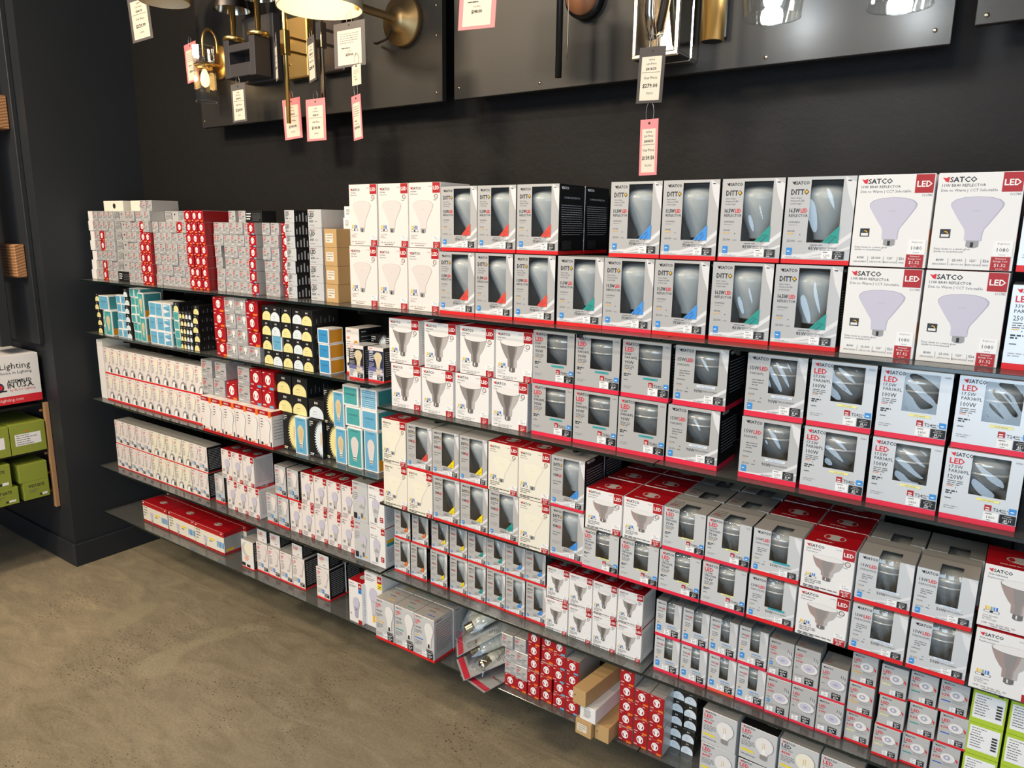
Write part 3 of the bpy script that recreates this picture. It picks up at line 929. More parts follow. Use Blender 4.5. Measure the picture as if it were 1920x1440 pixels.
def a_a19(A, tint='pk', band='R', glow=True, star=False, bandh=.055):
    """general service lamp carton: text column and lamp picture"""
    W, H = A.w, A.h
    if band: A.rect(band, 0, 0, 1, bandh); A.rect(band, 0, 0, 1, bandh, 'R')
    A.logo(.08, .93, .06*W, maxw=.3); A.text('rt', 'LED', .08, .81, .11*W, bold=1, maxw=.26); A.lines('rt', .08, .76, .34, 1, th=.02); A.text('dk', '60W', .08, .66, .085*W, maxw=.24)
    A.lines('g', .08, .60, .36, 5, gap=.045, th=.013, seed=6)
    A.pic('bodyl', A19, .70, .42, .5*W, .5*H); A.pic(tint, A19, .685, .425, .46*W, .49*H); A.rect('bodyl', .62, .40, .76, .47)
    if glow:
        A.ell('lg', .72, .09, .34*W, .26*H, n=16, a0=0, a1=180); A.ell('wh', .70, .07, .25*W, .20*H, n=14, a0=0, a1=180); A.rect('dk', .80, .08, .96, .22)
    else:
        A.rect('dk', .62, .09, .96, .21); A.lines('wh', .66, .17, .92, 2, gap=.05, th=.014); A.lines('g', .08, .3, .5, 3, gap=.05, th=.014, seed=3)
        if star: p_star(A, .42, .22, .16)
    A.lines('sil', .1, .88, .9, 13, gap=.06, th=.014, F='R', seed=9)


def a_redtop(A, top=True, tone='lav'):
    W, H = A.w, A.h
    A.logo(.08, .925, .06*W, maxw=.34); A.lines('dk', .08, .87, .4, 1, th=.02); A.lines('g', .08, .83, .5, 1, th=.012)
    A.rect('r', .72, .80, .97, .99); A.text('wh', 'LED', .845, .86, .085*W, 'c', 1, maxw=.2); p_dial(A, .84, .74, .055*W)
    A.pic('lg', A19, .56, .18, .48*W, .52*H); A.pic(tone, A19, .54, .19, .46*W, .51*H); A.pic('bodyl', [(.25, .46), (.22, .22), (.22, .04), (.1, 0)], .54, .19, .46*W, .51*H); A.rect('dk', .50, .19, .56, .26)
    p_bars(A, .10, .28, .2, .05); A.lines('g', .08, .15, .5, 3, gap=.03, th=.010, seed=6); A.lines('dk', .08, .045, .7, 1, th=.014)
    A.rect('r', .72, .0, .97, .13); A.lines('wh', .76, .085, .93, 2, gap=.045, th=.014)
    if top:
        A.ell('bodyl', .55, .5, .26*W, .2*A.d, 'T', n=16); A.ell('dk', .42, .5, .05*W, .1*A.d, 'T', n=8); A.ell('dk', .68, .5, .05*W, .1*A.d, 'T', n=8)
    A.lines('lg', .1, .88, .9, 13, gap=.06, th=.012, F='R', seed=9)


def a_a21(A, silver=False):
    W, H = A.w, A.h
    A.logo(.08, .93, .06*W, maxw=.34)
    if silver: A.text('rt', 'LED', .08, .80, .11*W, bold=1, maxw=.26); A.lines('g', .08, .70, .36, 4, gap=.05, th=.014, seed=3); A.rect('dk', .08, .05, .3, .2); A.rect('b', .36, .05, .46, .11); A.rect('gold', .55, .1, .85, .13)
    else: A.rect('r', .74, .83, .98, .99); A.text('wh', 'LED', .86, .875, .09*W, 'c', 1, maxw=.2); A.text('dk', 'Hi-Pro A21', .08, .74, .07*W, maxw=.6); A.lines('g', .08, .69, .8, 1, th=.012); A.rect('r', .72, .14, .92, .27); A.lines('wh', .76, .22, .88, 2, gap=.05, th=.016); A.lines('g', .1, .05, .8, 1, th=.012); A.rect('gold', .1, .62, .6, .70, 'R'); A.rect('cool', .1, .54, .6, .62, 'R')
    u = .62 if silver else .46
    A.ell('lg', u+.01, .545, .22*W, .14*H, n=18); A.ell('lav', u, .55, .215*W, .14*H, n=18)
    A.poly('sil', ((u-.22, .50), (u+.22, .50), (u+.13, .28), (u+.10, .22), (u-.10, .22), (u-.13, .28)))
    for i in range(5): A.rect('dk' if i == 2 else 'g', u-.13+i*.06, .34-.05*abs(2-i)*0, u-.11+i*.06, .45-.02*abs(2-i))
    A.rect('body', u-.07, .10, u+.07, .22); A.rect('dk', u-.02, .10, u+.02, .22)
    A.lines('lg', .1, .45, .9, 7, gap=.05, th=.012, F='R', seed=9)


def a_pack(A):
    W, H = A.w, A.h
    A.rect('r', 0, .80, 1, 1); A.rect('o', 0, .785, 1, .80); A.rect('r', 0, 0, 1, .10); A.lines('wh', .02, .90, .1, 1, th=.05); A.lines('wh', .9, .90, .97, 1, th=.05)
    A.rect('r', 0, .80, 1, 1, 'R'); A.rect('r', 0, 0, 1, .10, 'R'); A.rect('gold', .1, .14, .5, .24, 'R')
    A.lines('g', .04, .7, .18, 4, gap=.13, th=.045, seed=3)
    A.pic('lav', [(0, 1), (.5, .95), (.45, .7), (.3, .4), (.25, 0)], .36, .12, .13*W, .45*H); A.rect('body', .34, .03, .38, .2)
    A.rect('y', .50, .48, .68, .56); A.lines('dk', .50, .40, .68, 1, th=.03)
    for i in range(5): A.rect(('bluec', 'b', 'b', 'bluec', 'b')[i], .76+i*.05, .28, .79+i*.05, .55)
    A.ell('bodyl', .5, .5, W*.10, A.d*.16, 'T', n=18); A.ell('r', .44, .5, W*.02, A.d*.08, 'T', n=8); A.ell('r', .56, .5, W*.02, A.d*.08, 'T', n=8)


def a_moon(A):
    W, H = A.w, A.h
    A.rect('R', 0, 0, 1, .04); A.rect('R', 0, 0, 1, .04, 'R'); A.ell('sil', .45, .68, .40*W, .26*H, n=20); A.ell('cream', .62, .72, .36*W, .24*H, n=20)
    A.text('o', 'LED', .25, .32, .16*W, bold=1, maxw=.55); A.lines('o', .3, .27, .75, 1, th=.02); A.rect('dk', .0, .06, .3, .18); A.rect('dk', .4, .06, .7, .15)
    A.lines('sil', .1, .88, .9, 10, gap=.06, th=.014, F='R', seed=9)


def a_ledsm(A):
    W, H = A.w, A.h
    A.text('rt', 'LED', .15, .58, .2*W, bold=1, maxw=.5); A.lines('gold', .2, .45, .8, 1, th=.04); A.lines('rt', .5, .2, .9, 1, th=.05); A.lines('lg', .1, .85, .4, 1, th=.03); A.lines('sild', .1, .85, .9, 5, gap=.15, th=.03, F='R')


def a_100w(A, bar='b'):
    W, H = A.w, A.h
    A.rect('R', 0, 0, 1, .06); A.rect('R', 0, 0, 1, .06, 'R')
    A.logo(.06, .935, .055*W, maxw=.33, fl='rt'); A.text('rt', 'LED', .05, .82, .12*W, bold=1, maxw=.28); A.lines('rt', .05, .775, .3, 1, th=.02); A.text('dk', '100W', .05, .68, .095*W, maxw=.32); A.lines('g', .05, .63, .38, 3, gap=.03, th=.012)
    A.pic('bodyl', A19, .76, .32, .46*W, .58*H); A.pic('w', A19, .735, .33, .43*W, .57*H); A.rect('dk', .69, .31, .78, .40)
    A.rect(bar, .05, .44, .45, .46); A.rect('gold', .05, .51, .2, .525); A.lines('g', .05, .38, .4, 3, gap=.04, th=.012, seed=4); A.lines('lg', .05, .17, .35, 3, gap=.03, th=.009, seed=5)
    A.lines('dk', .62, .25, .94, 2, gap=.035, th=.022); p_light(A, .42, .075, .22, .14, '1600'); p_cost(A, .68, .07, .27, .16, '$1.81', 'k', small=True)
    A.logo(.1, .92, .06*W, F='R', maxw=.36); A.lines('g', .1, .85, .92, 12, gap=.055, th=.012, F='R', seed=6)
    A.text('rt', 'LED', .4, .7, .09*W, F='T', maxw=.25); A.text('dk', '100W', .35, .45, .09*W, F='T', maxw=.3); A.rect(bar, .5, .2, .85, .24, 'T')


def a_tall(A, stick='b', ring=False):
    W, H = A.w, A.h
    A.logo(.07, .93, .06*W, maxw=.36); A.lines('g', .07, .885, .6, 2, gap=.03, th=.012); A.rect('r', .73, .86, .98, .99); A.text('wh', 'LED', .855, .90, .1*W, 'c', 1, maxw=.2)
    A.rect('y' if stick == 'y' else stick, .74, .75, .98, .86); A.lines('navy', .78, .80, .94, 2, gap=.03, th=.014)
    if stick == 'y':
        A.ell('lav', .50, .60, .25*W, .14*H, n=18); A.poly('lavd', ((.36, .50), (.64, .50), (.58, .22), (.42, .22)))
        for i in range(3): A.rect('w', .43+i*.06, .24, .45+i*.06, .48)
        A.rect('gold', .44, .10, .56, .22)
    else:
        A.pic('lg', A19, .56, .13, .5*W, .50*H); A.pic('lav', A19, .54, .14, .48*W, .49*H); A.pic('lavd', [(.40, .52), (.26, .3), (.22, .04), (.1, 0)], .54, .14, .48*W, .49*H); A.ell('dk', .54, .33, .04*W, n=10); A.ring('r', .15, .2, .05*W, .03*W); A.rect('r', .7, 0, .97, .1)
        A.ell('bodyl', .55, .5, .26*W, .2*A.d, 'T', n=16)
    A.lines('lg', .1, .7, .9, 9, gap=.06, th=.01, F='R', seed=3)


def a_g25(A, w_='40W', col='w', head='4.5W G25', blk=False):
    W, H = A.w, A.h
    A.logo(.05, .91, .06*W, maxw=.3); A.text('rt' if col == 'w' else 'dk', 'LED', .05, .78, .11*W, bold=1, maxw=.26); A.text('dk', head, .05, .71, .05*W, maxw=.36); A.text('rt' if not blk else 'dk', w_, .05, .60, .085*W, bold=1, maxw=.25)
    A.lines('g', .05, .54, .42, 4, gap=.045, th=.014, seed=3); A.rect('y', .05, .25, .4, .30); A.lines('g', .05, .14, .8, 1, th=.02)
    A.pic('lg', G25, .68, .18, .50*W, .66*H); A.pic(col, G25, .67, .185, .48*W, .65*H); A.rect('fil', .63, .5, .645, .68); A.rect('fil', .68, .5, .695, .68); A.pic('body', [(.2, .22), (.2, .03), (.1, 0)], .67, .185, .48*W, .65*H); A.pic('wh', [(.05, .5), (.1, .26), (.1, .24)], .67, .185, .48*W, .65*H)
    A.logo(.55, .35, .06*W, c='wh' if blk else 'k', fl='rt' if blk else 'k', F='T', maxw=.3); A.text('rt' if blk else 'g', 'LED', .55, .6, .08*W, F='T', maxw=.22)


def a_green(A):
    A.rect('wh', .06, .16, .94, .92)
    for i in range(8): A.lines('dk', .12, .84-i*.08, .6, 1, th=.018, seed=i+2)
    for i in range(5): A.rect('dk', .72, .30+i*.09, .88, .35+i*.09)
    A.rect('dk', .1, .6, .13, .63)


def a_kraft(A): A.rect('label', .12, .25, .72, .75); A.lines('g', .2, .64, .66, 3, gap=.14, th=.035, seed=4)


def a_kraft_plain(A): A.ell('dk', .18, .55, .0018, n=8)


def a_label_white(A): A.lines('g', .25, .72, .7, 5, gap=.11, th=.04, seed=4)

# ------------------------------------------------------------------ carton types: dimensions in metres
SB = {'*': 'silver', 'R': 'black', 'L': 'black', 'K': 'silver', 'T': 'silver_dim', 'B': 'silver_dim'}
SP = {'*': 'silver_pale', 'R': 'black', 'L': 'black', 'T': 'silver_dim'}
SW = {'*': 'silver_pale', 'R': 'silver_pale', 'T': 'silver_dim'}
RT = {'*': 'white', 'T': 'red'}
btype('br40w', 'reflector_box', 'white carton with frosted reflector lamp picture', .1165, .177, .13, 'pinkish', a_white)
WD = (.36, .82, .25, .965)
DC = dict(red=('warm', ('WARM', 'WHITE'), '2700K', 'red'), nat=('nat', ('NATURAL', 'LIGHT'), '5000K', 'blue'), cool=('teal', ('COOL', 'WHITE'), '4000K', 'green'), yel=('y', ('SOFT', 'WHITE'), '3000K', 'yellow'), org=('o', ('WARM', 'WHITE'), '2700K', 'orange'))


def ditto(key, w, h, d, col, watt='11.5W', rep='75W', num='940', cost='$1.39', base='R', small=False, size='', win=WD):
    c, ct, kk, nm = DC[col]
    btype(key, 'reflector_box', '%s window carton, %s corner flag' % (size or 'silver', nm), w, h, d, SB, a_ditto, win=win, bulb='br',
          watt=watt, rep=rep, cor=c, ct=ct, num=num, cost=cost, base=base, k=kk, small=small)


ditto('d40r', .1235, .170, .125, 'red')
ditto('d40n', .1275, .170, .125, 'nat')
ditto('d40np', .1275, .170, .125, 'nat', base='p', size='pink-based silver')
ditto('d40c', .1275, .170, .125, 'cool')
ditto('d40c16', .1295, .170, .125, 'cool', '16.5W', '85W', '1200', '$1.99', size='wide silver')
btype('br40dim', 'reflector_box', 'white carton with lavender reflector lamp picture', .1305, .170, .13, {'*': 'white', 'T': 'red'}, a_dim)
btype('par33', 'reflector_box', 'tall-print high lumen floodlight carton', .128, .150, .125, SP, a_par38, win=(.5, .9, .5, .97), bulb='par', lines=('33W', 'PAR38', '250W'), base='R')
btype('par38w', 'floodlight_box', 'white floodlight carton with grey lamp picture', .1165, .1305, .122, {'*': 'white', 'R': 'white', 'T': 'red'}, a_white, kind='par', tone='body', head=('90W PAR38', 'Replacement'), num='1200', cost='$1.65', three=('Color Selectable', 'Dimmable', '40\u00b0 Flood Light'), spec='13.5W  1200  25,000  E26  120', lw=.66, lh=.66, lu=.46, lv=.17, side=True)
WP = (.345, .83, .41, .955)
btype('par38s', 'floodlight_box', 'silver window carton of ninety-watt floodlight', .1205, .1355, .12, SB, a_par38, win=WP, bulb='par')
btype('par38t', 'floodlight_box', 'pale window carton of hundred-watt floodlight', .1205, .1355, .12, SP, a_par38, win=WP, bulb='par', lines=('17.5W', 'PAR38/FL', '100W'), num='1400', cost='$2.11', cl='soft', ctext='SOFT WHITE', k='o')
btype('par38u', 'floodlight_box', 'pale window carton of hundred-and-twenty-watt floodlight', .1205, .1355, .12, SP, a_par38, win=WP, bulb='par', lines=('17.5W', 'PAR38/FL', '120W'), num='1400', cost='$2.11', cl='soft', ctext='SOFT WHITE', k='o')
btype('par38b', 'floodlight_box', 'glossy silver floodlight carton with pale swoosh', .1215, .1355, .12, SB, a_par38b, win=(.385, .83, .40, .95), bulb='par')
btype('br30w', 'reflector_box', 'cream carton with frosted reflector lamp picture', .0962, .134, .105, {'*': 'cream', 'T': 'red'}, a_white, tone='cream', head=('65W BR30', 'Replacement'), num='700', cost='$1.02', small=True, top=True, lh=.52, lv=.22)
for c, q in (('red', 'd30r'), ('yel', 'd30y'), ('cool', 'd30c'), ('nat', 'd30n')):
    ditto(q, .0962, .134, .10, c, '9.5W', '65W', '750', '$1.14', 'R' if c != 'nat' else 'p', True, 'medium silver')
btype('par30w', 'floodlight_box', 'white red-topped floodlight carton', .0985, .1025, .10, RT, a_white, kind='par30', tone='copper', head=('75W PAR30SN', 'Replacement'), num='1000', cost='$1.32', small=True, top=True, lw=.6, lh=.52, lu=.5, lv=.24)
btype('par30l', 'floodlight_box', 'tall white red-topped floodlight carton', .105, .1205, .10, RT, a_white, kind='par', tone='copper', head=('75W PAR30LN', 'Replacement'), num='1000', cost='$1.32', top=True, lw=.62, lh=.60, lu=.56, lv=.22, three=('Color Selectable', 'Dimmable', '40\u00b0 Flood Light'), spec='11W  1000  25,000  E26  120', code='S11580')
btype('par30s', 'floodlight_box', 'silver wrap-window floodlight carton with yellow stripe', .0985, .1025, .10, SW | {'R': 'black'}, a_par30, win=(.37, .74, .37, .97), wrap=.42, bulb='par')
btype('par30b', 'floodlight_box', 'pale wrap-window floodlight carton with blue stripe', .0985, .1025, .10, SW, a_par38b, win=(.37, .74, .37, .97), wrap=.42, bulb='par', lines=('13W', 'PAR30/SN/FL'), num='1000', cost='$1.57', rep='50W', base='R')
btype('par30c', 'floodlight_box', 'wrap-window floodlight carton with teal stripe', .0985, .1025, .10, SW, a_par38b, win=(.37, .74, .37, .97), wrap=.42, bulb='par', lines=('13W', 'PAR30/SN/FL'), num='1000', cost='$1.57', rep='50W', base='R', cl='cool', ctext='COOL WHITE')
for c, q in (('org', 'r20o'), ('yel', 'r20y'), ('cool', 'r20c'), ('nat', 'r20n')):
    ditto(q, .0655, .1125, .07, c, '5.5W', '50W', '525', '$0.78', 'R', True, 'small silver', (.40, .84, .34, .93))
btype('par20w', 'floodlight_box', 'small white red-topped floodlight carton', .0685, .0905, .075, RT, a_white, kind='par30', tone='body', head=('50W PAR20', 'Replacement'), num='500', cost='$0.84', small=True, top=True, lw=.54, lh=.52, lu=.48, lv=.25, side=True)
btype('par20s', 'floodlight_box', 'small silver seven-watt window carton', .0640, .0935, .07, SW, a_par20, win=(.40, .72, .42, .97), wrap=.5, bulb='par')
btype('par20o', 'floodlight_box', 'small silver seven-watt carton with orange-red base', .0640, .0935, .07, SW, a_par20, win=(.40, .72, .42, .97), wrap=.5, bulb='par', base='warm')
btype('mra', 'spotlight_box', 'grey spotlight carton with blue star', .0525, .0905, .06, {'*': 'silver', 'T': 'silver_dim'}, a_mr, star=True)
btype('mrb', 'spotlight_box', 'grey spotlight carton without a star', .0525, .0905, .06, {'*': 'silver', 'T': 'silver_dim'}, a_mr, w_='4.5W', num='400', cost='$0.54')
btype('mrc', 'spotlight_box', 'shorter grey spotlight carton', .0525, .0800, .06, {'*': 'silver', 'T': 'silver_dim'}, a_mr, w_='6.5W', num='560', cost='$0.78')
for c, q, nm in (('gold', 'sm_y', 'yellow'), ('soft', 'sm_s', 'pale yellow'), ('teal', 'sm_t', 'green'), ('bd', 'sm_b', 'blue')):
    btype(q, 'spotlight_box', 'small spotlight carton with %s bar' % nm, .0485, .0685, .055, 'silver', a_mr65, bar=c)
btype('green', 'driver_box', 'lime green carton with white data label', .056, .0685, .07, 'lime', a_green)
btype('grey', 'small_bulb_box', 'small grey bulb carton', .0388, .0400, .11, {'*': 'silver', 'R': 'silver_dim', 'T': 'silver_dim'}, a_small_grey)
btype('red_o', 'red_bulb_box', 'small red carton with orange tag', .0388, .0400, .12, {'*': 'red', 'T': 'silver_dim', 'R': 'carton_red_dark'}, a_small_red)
btype('red_b', 'red_bulb_box', 'small red carton with blue tag', .0388, .0400, .12, {'*': 'red', 'T': 'silver_dim', 'R': 'silver_dim'}, a_small_red, tg='bluec')
btype('red_os', 'red_bulb_box', 'small red-fronted grey carton with orange tag', .0388, .0400, .14, {'*': 'red', 'T': 'silver_dim', 'R': 'silver'}, a_small_red)
btype('endw', 'long_white_box', 'plain white carton, end on', .036, .0400, .13, {'*': 'white', 'R': 'cream'}, a_end)
btype('topw', 'long_white_box', 'long cream carton with dark dot', .15, .042, .05, 'cream', lambda A: A.ell('dk', .55, .5, .011, n=14))
btype('ledk', 'led_box', 'white carton with ribbed black side', .046, .0400, .13, {'*': 'silver_pale', 'R': 'black', 'L': 'black', 'T': 'black'}, a_led_black)
btype('blk', 'small_bulb_box', 'small black carton with pale print', .088, .0400, .06, 'black', lambda A: (A.lines('w', .06, .7, .34, 3, gap=.22, th=.1), A.lines('g', .45, .7, .95, 4, gap=.17, th=.05)))
btype('strip', 'small_bulb_box', 'ruled side of turned grey carton', .090, .0400, .11, {'*': 'silver', 'T': 'silver_dim'}, lambda A: (A.lines('g', .05, .85, .5, 6, gap=.13, th=.05, seed=3), A.rect('dk', .52, .15, .545, .85), A.ell('dk', .75, .7, .0035, n=8)))
btype('ledw', 'led_box', 'silver carton with large LED print', .062, .0565, .13, {'*': 'silver_pale', 'R': 'silver'}, a_led_black)
btype('kraft', 'kraft_box', 'brown kraft carton with white label', .056, .0560, .11, 'kraft', a_kraft)
btype('cubew', 'white_carton', 'small white carton with printed label', .036, .034, .06, 'white', a_label_white)
# teal, black and amber family
btype('teal_s', 'teal_box', 'small teal framed carton', .0345, .0342, .10, {'*': 'white'}, a_teal)
btype('blue_s', 'teal_box', 'small blue framed carton', .0345, .0342, .10, {'*': 'white'}, a_teal, c='bluec')
btype('teal_m', 'teal_box', 'blue framed carton', .0505, .0545, .10, {'*': 'white'}, a_teal, c='bluec')
btype('blue_t', 'teal_box', 'blue framed carton with white triangles', .0505, .0545, .10, {'*': 'white'}, lambda A: (a_teal(A, 'bluec'), A.poly('icy', ((.1, .3), (.9, .45), (.1, .6))), A.poly('icy', ((.1, .75), (.9, .85), (.1, .9)))))
btype('teal_big', 'teal_box', 'square teal carton with teal ribbed side', .076, .0580, .09, {'*': 'white'}, a_teal, c='bluec', b=.04)
btype('teal_bulb', 'teal_lamp_box', 'teal carton with bulb picture and amber foot', .058, .1050, .07, {'*': 'white'}, a_teal_bulb)
btype('teal_bulb2', 'teal_lamp_box', 'teal carton with bulb picture, narrow', .040, .0960, .075, {'*': 'white'}, a_teal_bulb)
btype('dome_y', 'dome_box', 'black carton with yellow dome', .0500, .0490, .11, 'black_gloss', a_dome)
btype('dome_w', 'dome_box', 'black carton with white dome', .0500, .0490, .11, 'black_gloss', a_dome, c='icy')
btype('dome_ys', 'dome_box', 'little black carton with yellow dome', .0335, .0335, .11, 'black_gloss', a_dome)
btype('dome_ws', 'dome_box', 'little black carton with white dome', .0335, .0335, .09, 'black_gloss', a_dome, c='icy')
btype('dome_4', 'dome_box', 'black carton with four little domes', .083, .0280, .11, 'black_gloss', a_dome4)
btype('dome_yl', 'dome_box', 'large black carton with yellow dome', .0745, .0640, .11, 'black_gloss', a_dome)
btype('dome_wl', 'dome_box', 'large black carton with white dome', .0745, .0640, .11, 'black_gloss', a_dome, c='icy')
btype('burst_y', 'starburst_box', 'tall black carton with yellow starburst', .066, .1290, .07, 'black', a_burst)
btype('burst_w', 'starburst_box', 'tall black carton with white starburst', .066, .1290, .07, 'black', a_burst, c='icy')
btype('burst_n', 'starburst_box', 'narrow black carton with yellow starburst', .050, .1190, .07, 'black', a_burst)
btype('st_b', 'teal_lamp_box', 'tall blue carton with filament lamp picture', .060, .1300, .07, {'*': 'white'}, a_teal_bulb, c='bluec', prof='S', foot=False)
btype('st_n', 'teal_lamp_box', 'narrow blue carton with filament lamp picture', .050, .1180, .07, {'*': 'white'}, a_teal_bulb, c='bluec', prof='S', foot=False)
btype('st_t', 'teal_lamp_box', 'tall teal carton with milky lamp picture', .066, .1320, .07, {'*': 'white'}, a_teal_bulb, prof='S', lamp='frost', fil=False, foot=False)
btype('st_l', 'teal_lamp_box', 'tall blue carton with milky lamp picture', .060, .1340, .07, {'*': 'white'}, a_teal_bulb, c='bluec', prof='S', lamp='frost', fil=False)
btype('sq_t', 'teal_box', 'square teal framed carton', .070, .0655, .10, {'*': 'white'}, a_teal, b=.09)
btype('sq_b', 'teal_box', 'square blue framed carton', .070, .0655, .10, {'*': 'white'}, a_teal, c='bluec', b=.09)
btype('sq_s', 'teal_box', 'square blue carton with white stripes', .070, .0655, .12, {'*': 'white'}, a_teal_stripe)
btype('blue_o', 'teal_box', 'blue framed carton with amber side', .051, .0480, .06, {'*': 'white'}, a_blue_orange)
btype('gas_c', 'led_box', 'dark LED filament carton with clear bulb', .0635, .1060, .07, {'*': 'silver_pale', 'R': 'black'}, a_gas)
btype('gas_f', 'led_box', 'dark LED filament carton with frosted bulb', .0635, .1060, .07, {'*': 'silver_pale', 'R': 'black'}, a_gas, tint='lav', bulb='frost')
btype('amber', 'led_box', 'pale carton with amber filament lamp picture', .060, .1480, .10, {'*': 'pinkish', 'R': 'black'}, a_amber)
btype('grey_l', 'bulb_box', 'grey carton with small lamp picture', .0585, .0525, .09, {'*': 'silver'}, lambda A: (a_small_grey(A), A.pic('w', A19, .72, .35, .3*A.w, .5*A.h)))
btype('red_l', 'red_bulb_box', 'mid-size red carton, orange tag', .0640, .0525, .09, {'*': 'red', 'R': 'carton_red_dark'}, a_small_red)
btype('grey_m', 'bulb_box', 'grey carton with red print', .066, .0640, .08, {'*': 'silver', 'R': 'silver_dim'}, a_small_grey)
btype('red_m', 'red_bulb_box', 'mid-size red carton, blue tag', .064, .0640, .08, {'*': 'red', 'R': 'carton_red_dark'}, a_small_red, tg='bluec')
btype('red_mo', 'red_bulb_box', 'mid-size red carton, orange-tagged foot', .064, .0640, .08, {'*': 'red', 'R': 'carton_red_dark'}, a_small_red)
# general lamps
btype('a_warm', 'bulb_box', 'tall white bulb carton with red foot', .0600, .1150, .065, {'*': 'pinkish', 'T': 'silver_dim'}, a_a19, tint='cream')
btype('a_end', 'long_white_box', 'plain white carton beside the tall bulb cartons', .048, .1290, .12, {'*': 'white', 'R': 'cream'})
btype('a_rtop', 'bulb_box', 'tall white carton with red head and foot', .0672, .1340, .07, {'*': 'pinkish'}, lambda A: (A.rect('r', 0, .88, 1, 1), A.rect('r', 0, .88, 1, 1, 'R'), A.text('wh', 'SATCO', .08, .915, .09*A.w, bold=1, maxw=.5), A.rect('o', .74, .84, .95, 1), A.rect('r', 0, 0, 1, .08), A.rect('r', 0, 0, 1, .08, 'R'), A.lines('dk', .1, .76, .3, 4, gap=.07, th=.02, seed=3), A.pic('lg', A19, .66, .16, .5*A.w, .62*A.h), A.pic('w', A19, .64, .165, .47*A.w, .61*A.h), A.rect('dk', .08, .09, .24, .16), A.rect('o', .35, .09, .6, .12), A.rect('dk', .84, .08, .93, .20), A.lines('g', .1, .75, .9, 7, gap=.08, th=.012, F='R')))
btype('a_slv', 'bulb_box', 'pale bulb carton with thin red foot', .0560, .1060, .065, {'*': 'pinkish', 'R': 'black', 'T': 'silver_dim'}, a_a19, glow=False, bandh=.035, star=True)
btype('a_glw', 'bulb_box', 'cream bulb carton with glow picture', .0560, .1060, .065, {'*': 'cream', 'R': 'black', 'T': 'silver_dim'}, a_a19, tint='cream', bandh=.04)
btype('a_led', 'bulb_box', 'slim LED carton with blue star', .0600, .1130, .06, {'*': 'silver_pale', 'R': 'black', 'T': 'silver_dim'}, a_a19, glow=False, star=True, bandh=.06)
btype('a_tag', 'bulb_box', 'white carton with red LED tag', .0640, .1150, .085, {'*': 'pinkish', 'T': 'red', 'R': 'pinkish'}, a_redtop)
btype('a_21s', 'bulb_box', 'silver carton with finned bulb picture', .0690, .1320, .075, {'*': 'silver_pale', 'T': 'silver_dim'}, a_a21, silver=True)
btype('a_21w', 'bulb_box', 'white carton with finned bulb picture', .0700, .1320, .075, RT, a_a21)
btype('pack', 'bulb_pack', 'wide red-topped multipack', .194, .0920, .085, {'*': 'cream', 'T': 'red', 'R': 'silver_dim'}, a_pack)
btype('wht', 'white_carton', 'tall plain white carton behind the red packs', .10, .15, .05, 'pinkish', lambda A: A.lines('g', .06, .9, .3, 8, gap=.07, th=.02))
btype('moon', 'led_box', 'white carton with crescent lamp picture', .0720, .1120, .06, {'*': 'white', 'R': 'black', 'T': 'silver_dim'}, a_moon)
btype('a_low', 'bulb_box', 'short LED bulb carton with red foot', .0660, .1160, .07, {'*': 'pinkish', 'R': 'black', 'T': 'silver_dim'}, a_a19, glow=False, bandh=.05, star=True)
btype('ledsm', 'led_box', 'little white carton with red LED print', .0560, .0470, .06, {'*': 'white', 'R': 'black', 'T': 'black'}, a_ledsm)
for c, q, nm in (('gold', 'h100y', 'yellow'), ('teal', 'h100t', 'green'), ('bd', 'h100b', 'blue')):
    btype(q, 'bulb_box', 'hundred-watt lamp carton with %s bar' % nm, .0800, .1390, .082, {'*': 'silver_pale', 'R': 'silver', 'T': 'silver_dim'}, a_100w, bar=c)
btype('tall_b', 'bulb_box', 'tall white carton with blue sticker', .0620, .1460, .08, RT, a_tall)
btype('tall_y', 'bulb_box', 'tall white carton with yellow sticker', .0790, .1880, .11, 'white', a_tall, stick='y')
btype('g25a', 'globe_box', 'silver globe bulb carton with red LED print', .083, .0870, .08, {'*': 'silver_pale', 'T': 'silver_dim'}, a_g25)
btype('g25b', 'globe_box', 'silver globe bulb carton with black top', .083, .0870, .08, {'*': 'silver_pale', 'T': 'black'}, a_g25, blk=True)
btype('g25c', 'globe_box', 'silver globe bulb carton with milky globe', .083, .0870, .08, {'*': 'silver_pale', 'T': 'silver_dim'}, a_g25, col='cream', head='4.5W G16')
btype('kraft_l', 'kraft_box', 'long plain kraft carton', .040, .0430, .20, 'kraft', a_kraft_plain)
btype('kraft_w', 'kraft_box', 'short kraft carton with white label', .048, .0430, .12, 'kraft', a_kraft)
btype('white_l', 'white_carton', 'long white carton with printed label', .046, .0410, .18, 'white', a_label_white)

# ------------------------------------------------------------------ the setting
def struct(name, mb, **k): return tag(obj(name, mb, **k), kind='structure')


b = MB(); b.box(-7, 4.5, -7, .2, -.1, 0, 'concrete'); struct('floor', b)
b = MB(); b.box(-3.36, 4.5, 0, .15, 0, 3.3, 'wall_black'); struct('wall_back', b)
b = MB(); b.box(-6.5, -3.35, -.4535, .15, 0, 3.3, 'wall_charcoal'); struct('wall_left', b)
b = MB(); b.box(-3.35, -3.338, -.465, -.0005, 0, .105, 'wall_charcoal', .003); struct('baseboard_left', b)
b = MB(); b.box(-6.5, -3.351, -.466, -.4536, 0, .105, 'wall_charcoal', .003); struct('baseboard_front', b)
b = MB(); b.box(-3.337, 4.5, -.012, -.0005, 0, .105, 'wall_black', .003); struct('baseboard_back', b)

# ------------------------------------------------------------------ shelving
Z1, Z2, Z3, Z4, Z5 = 1.276, 1.051, .758, .453, .236
ZB2, ZB3, ZB4 = .988, .688, .451
YE = -.34


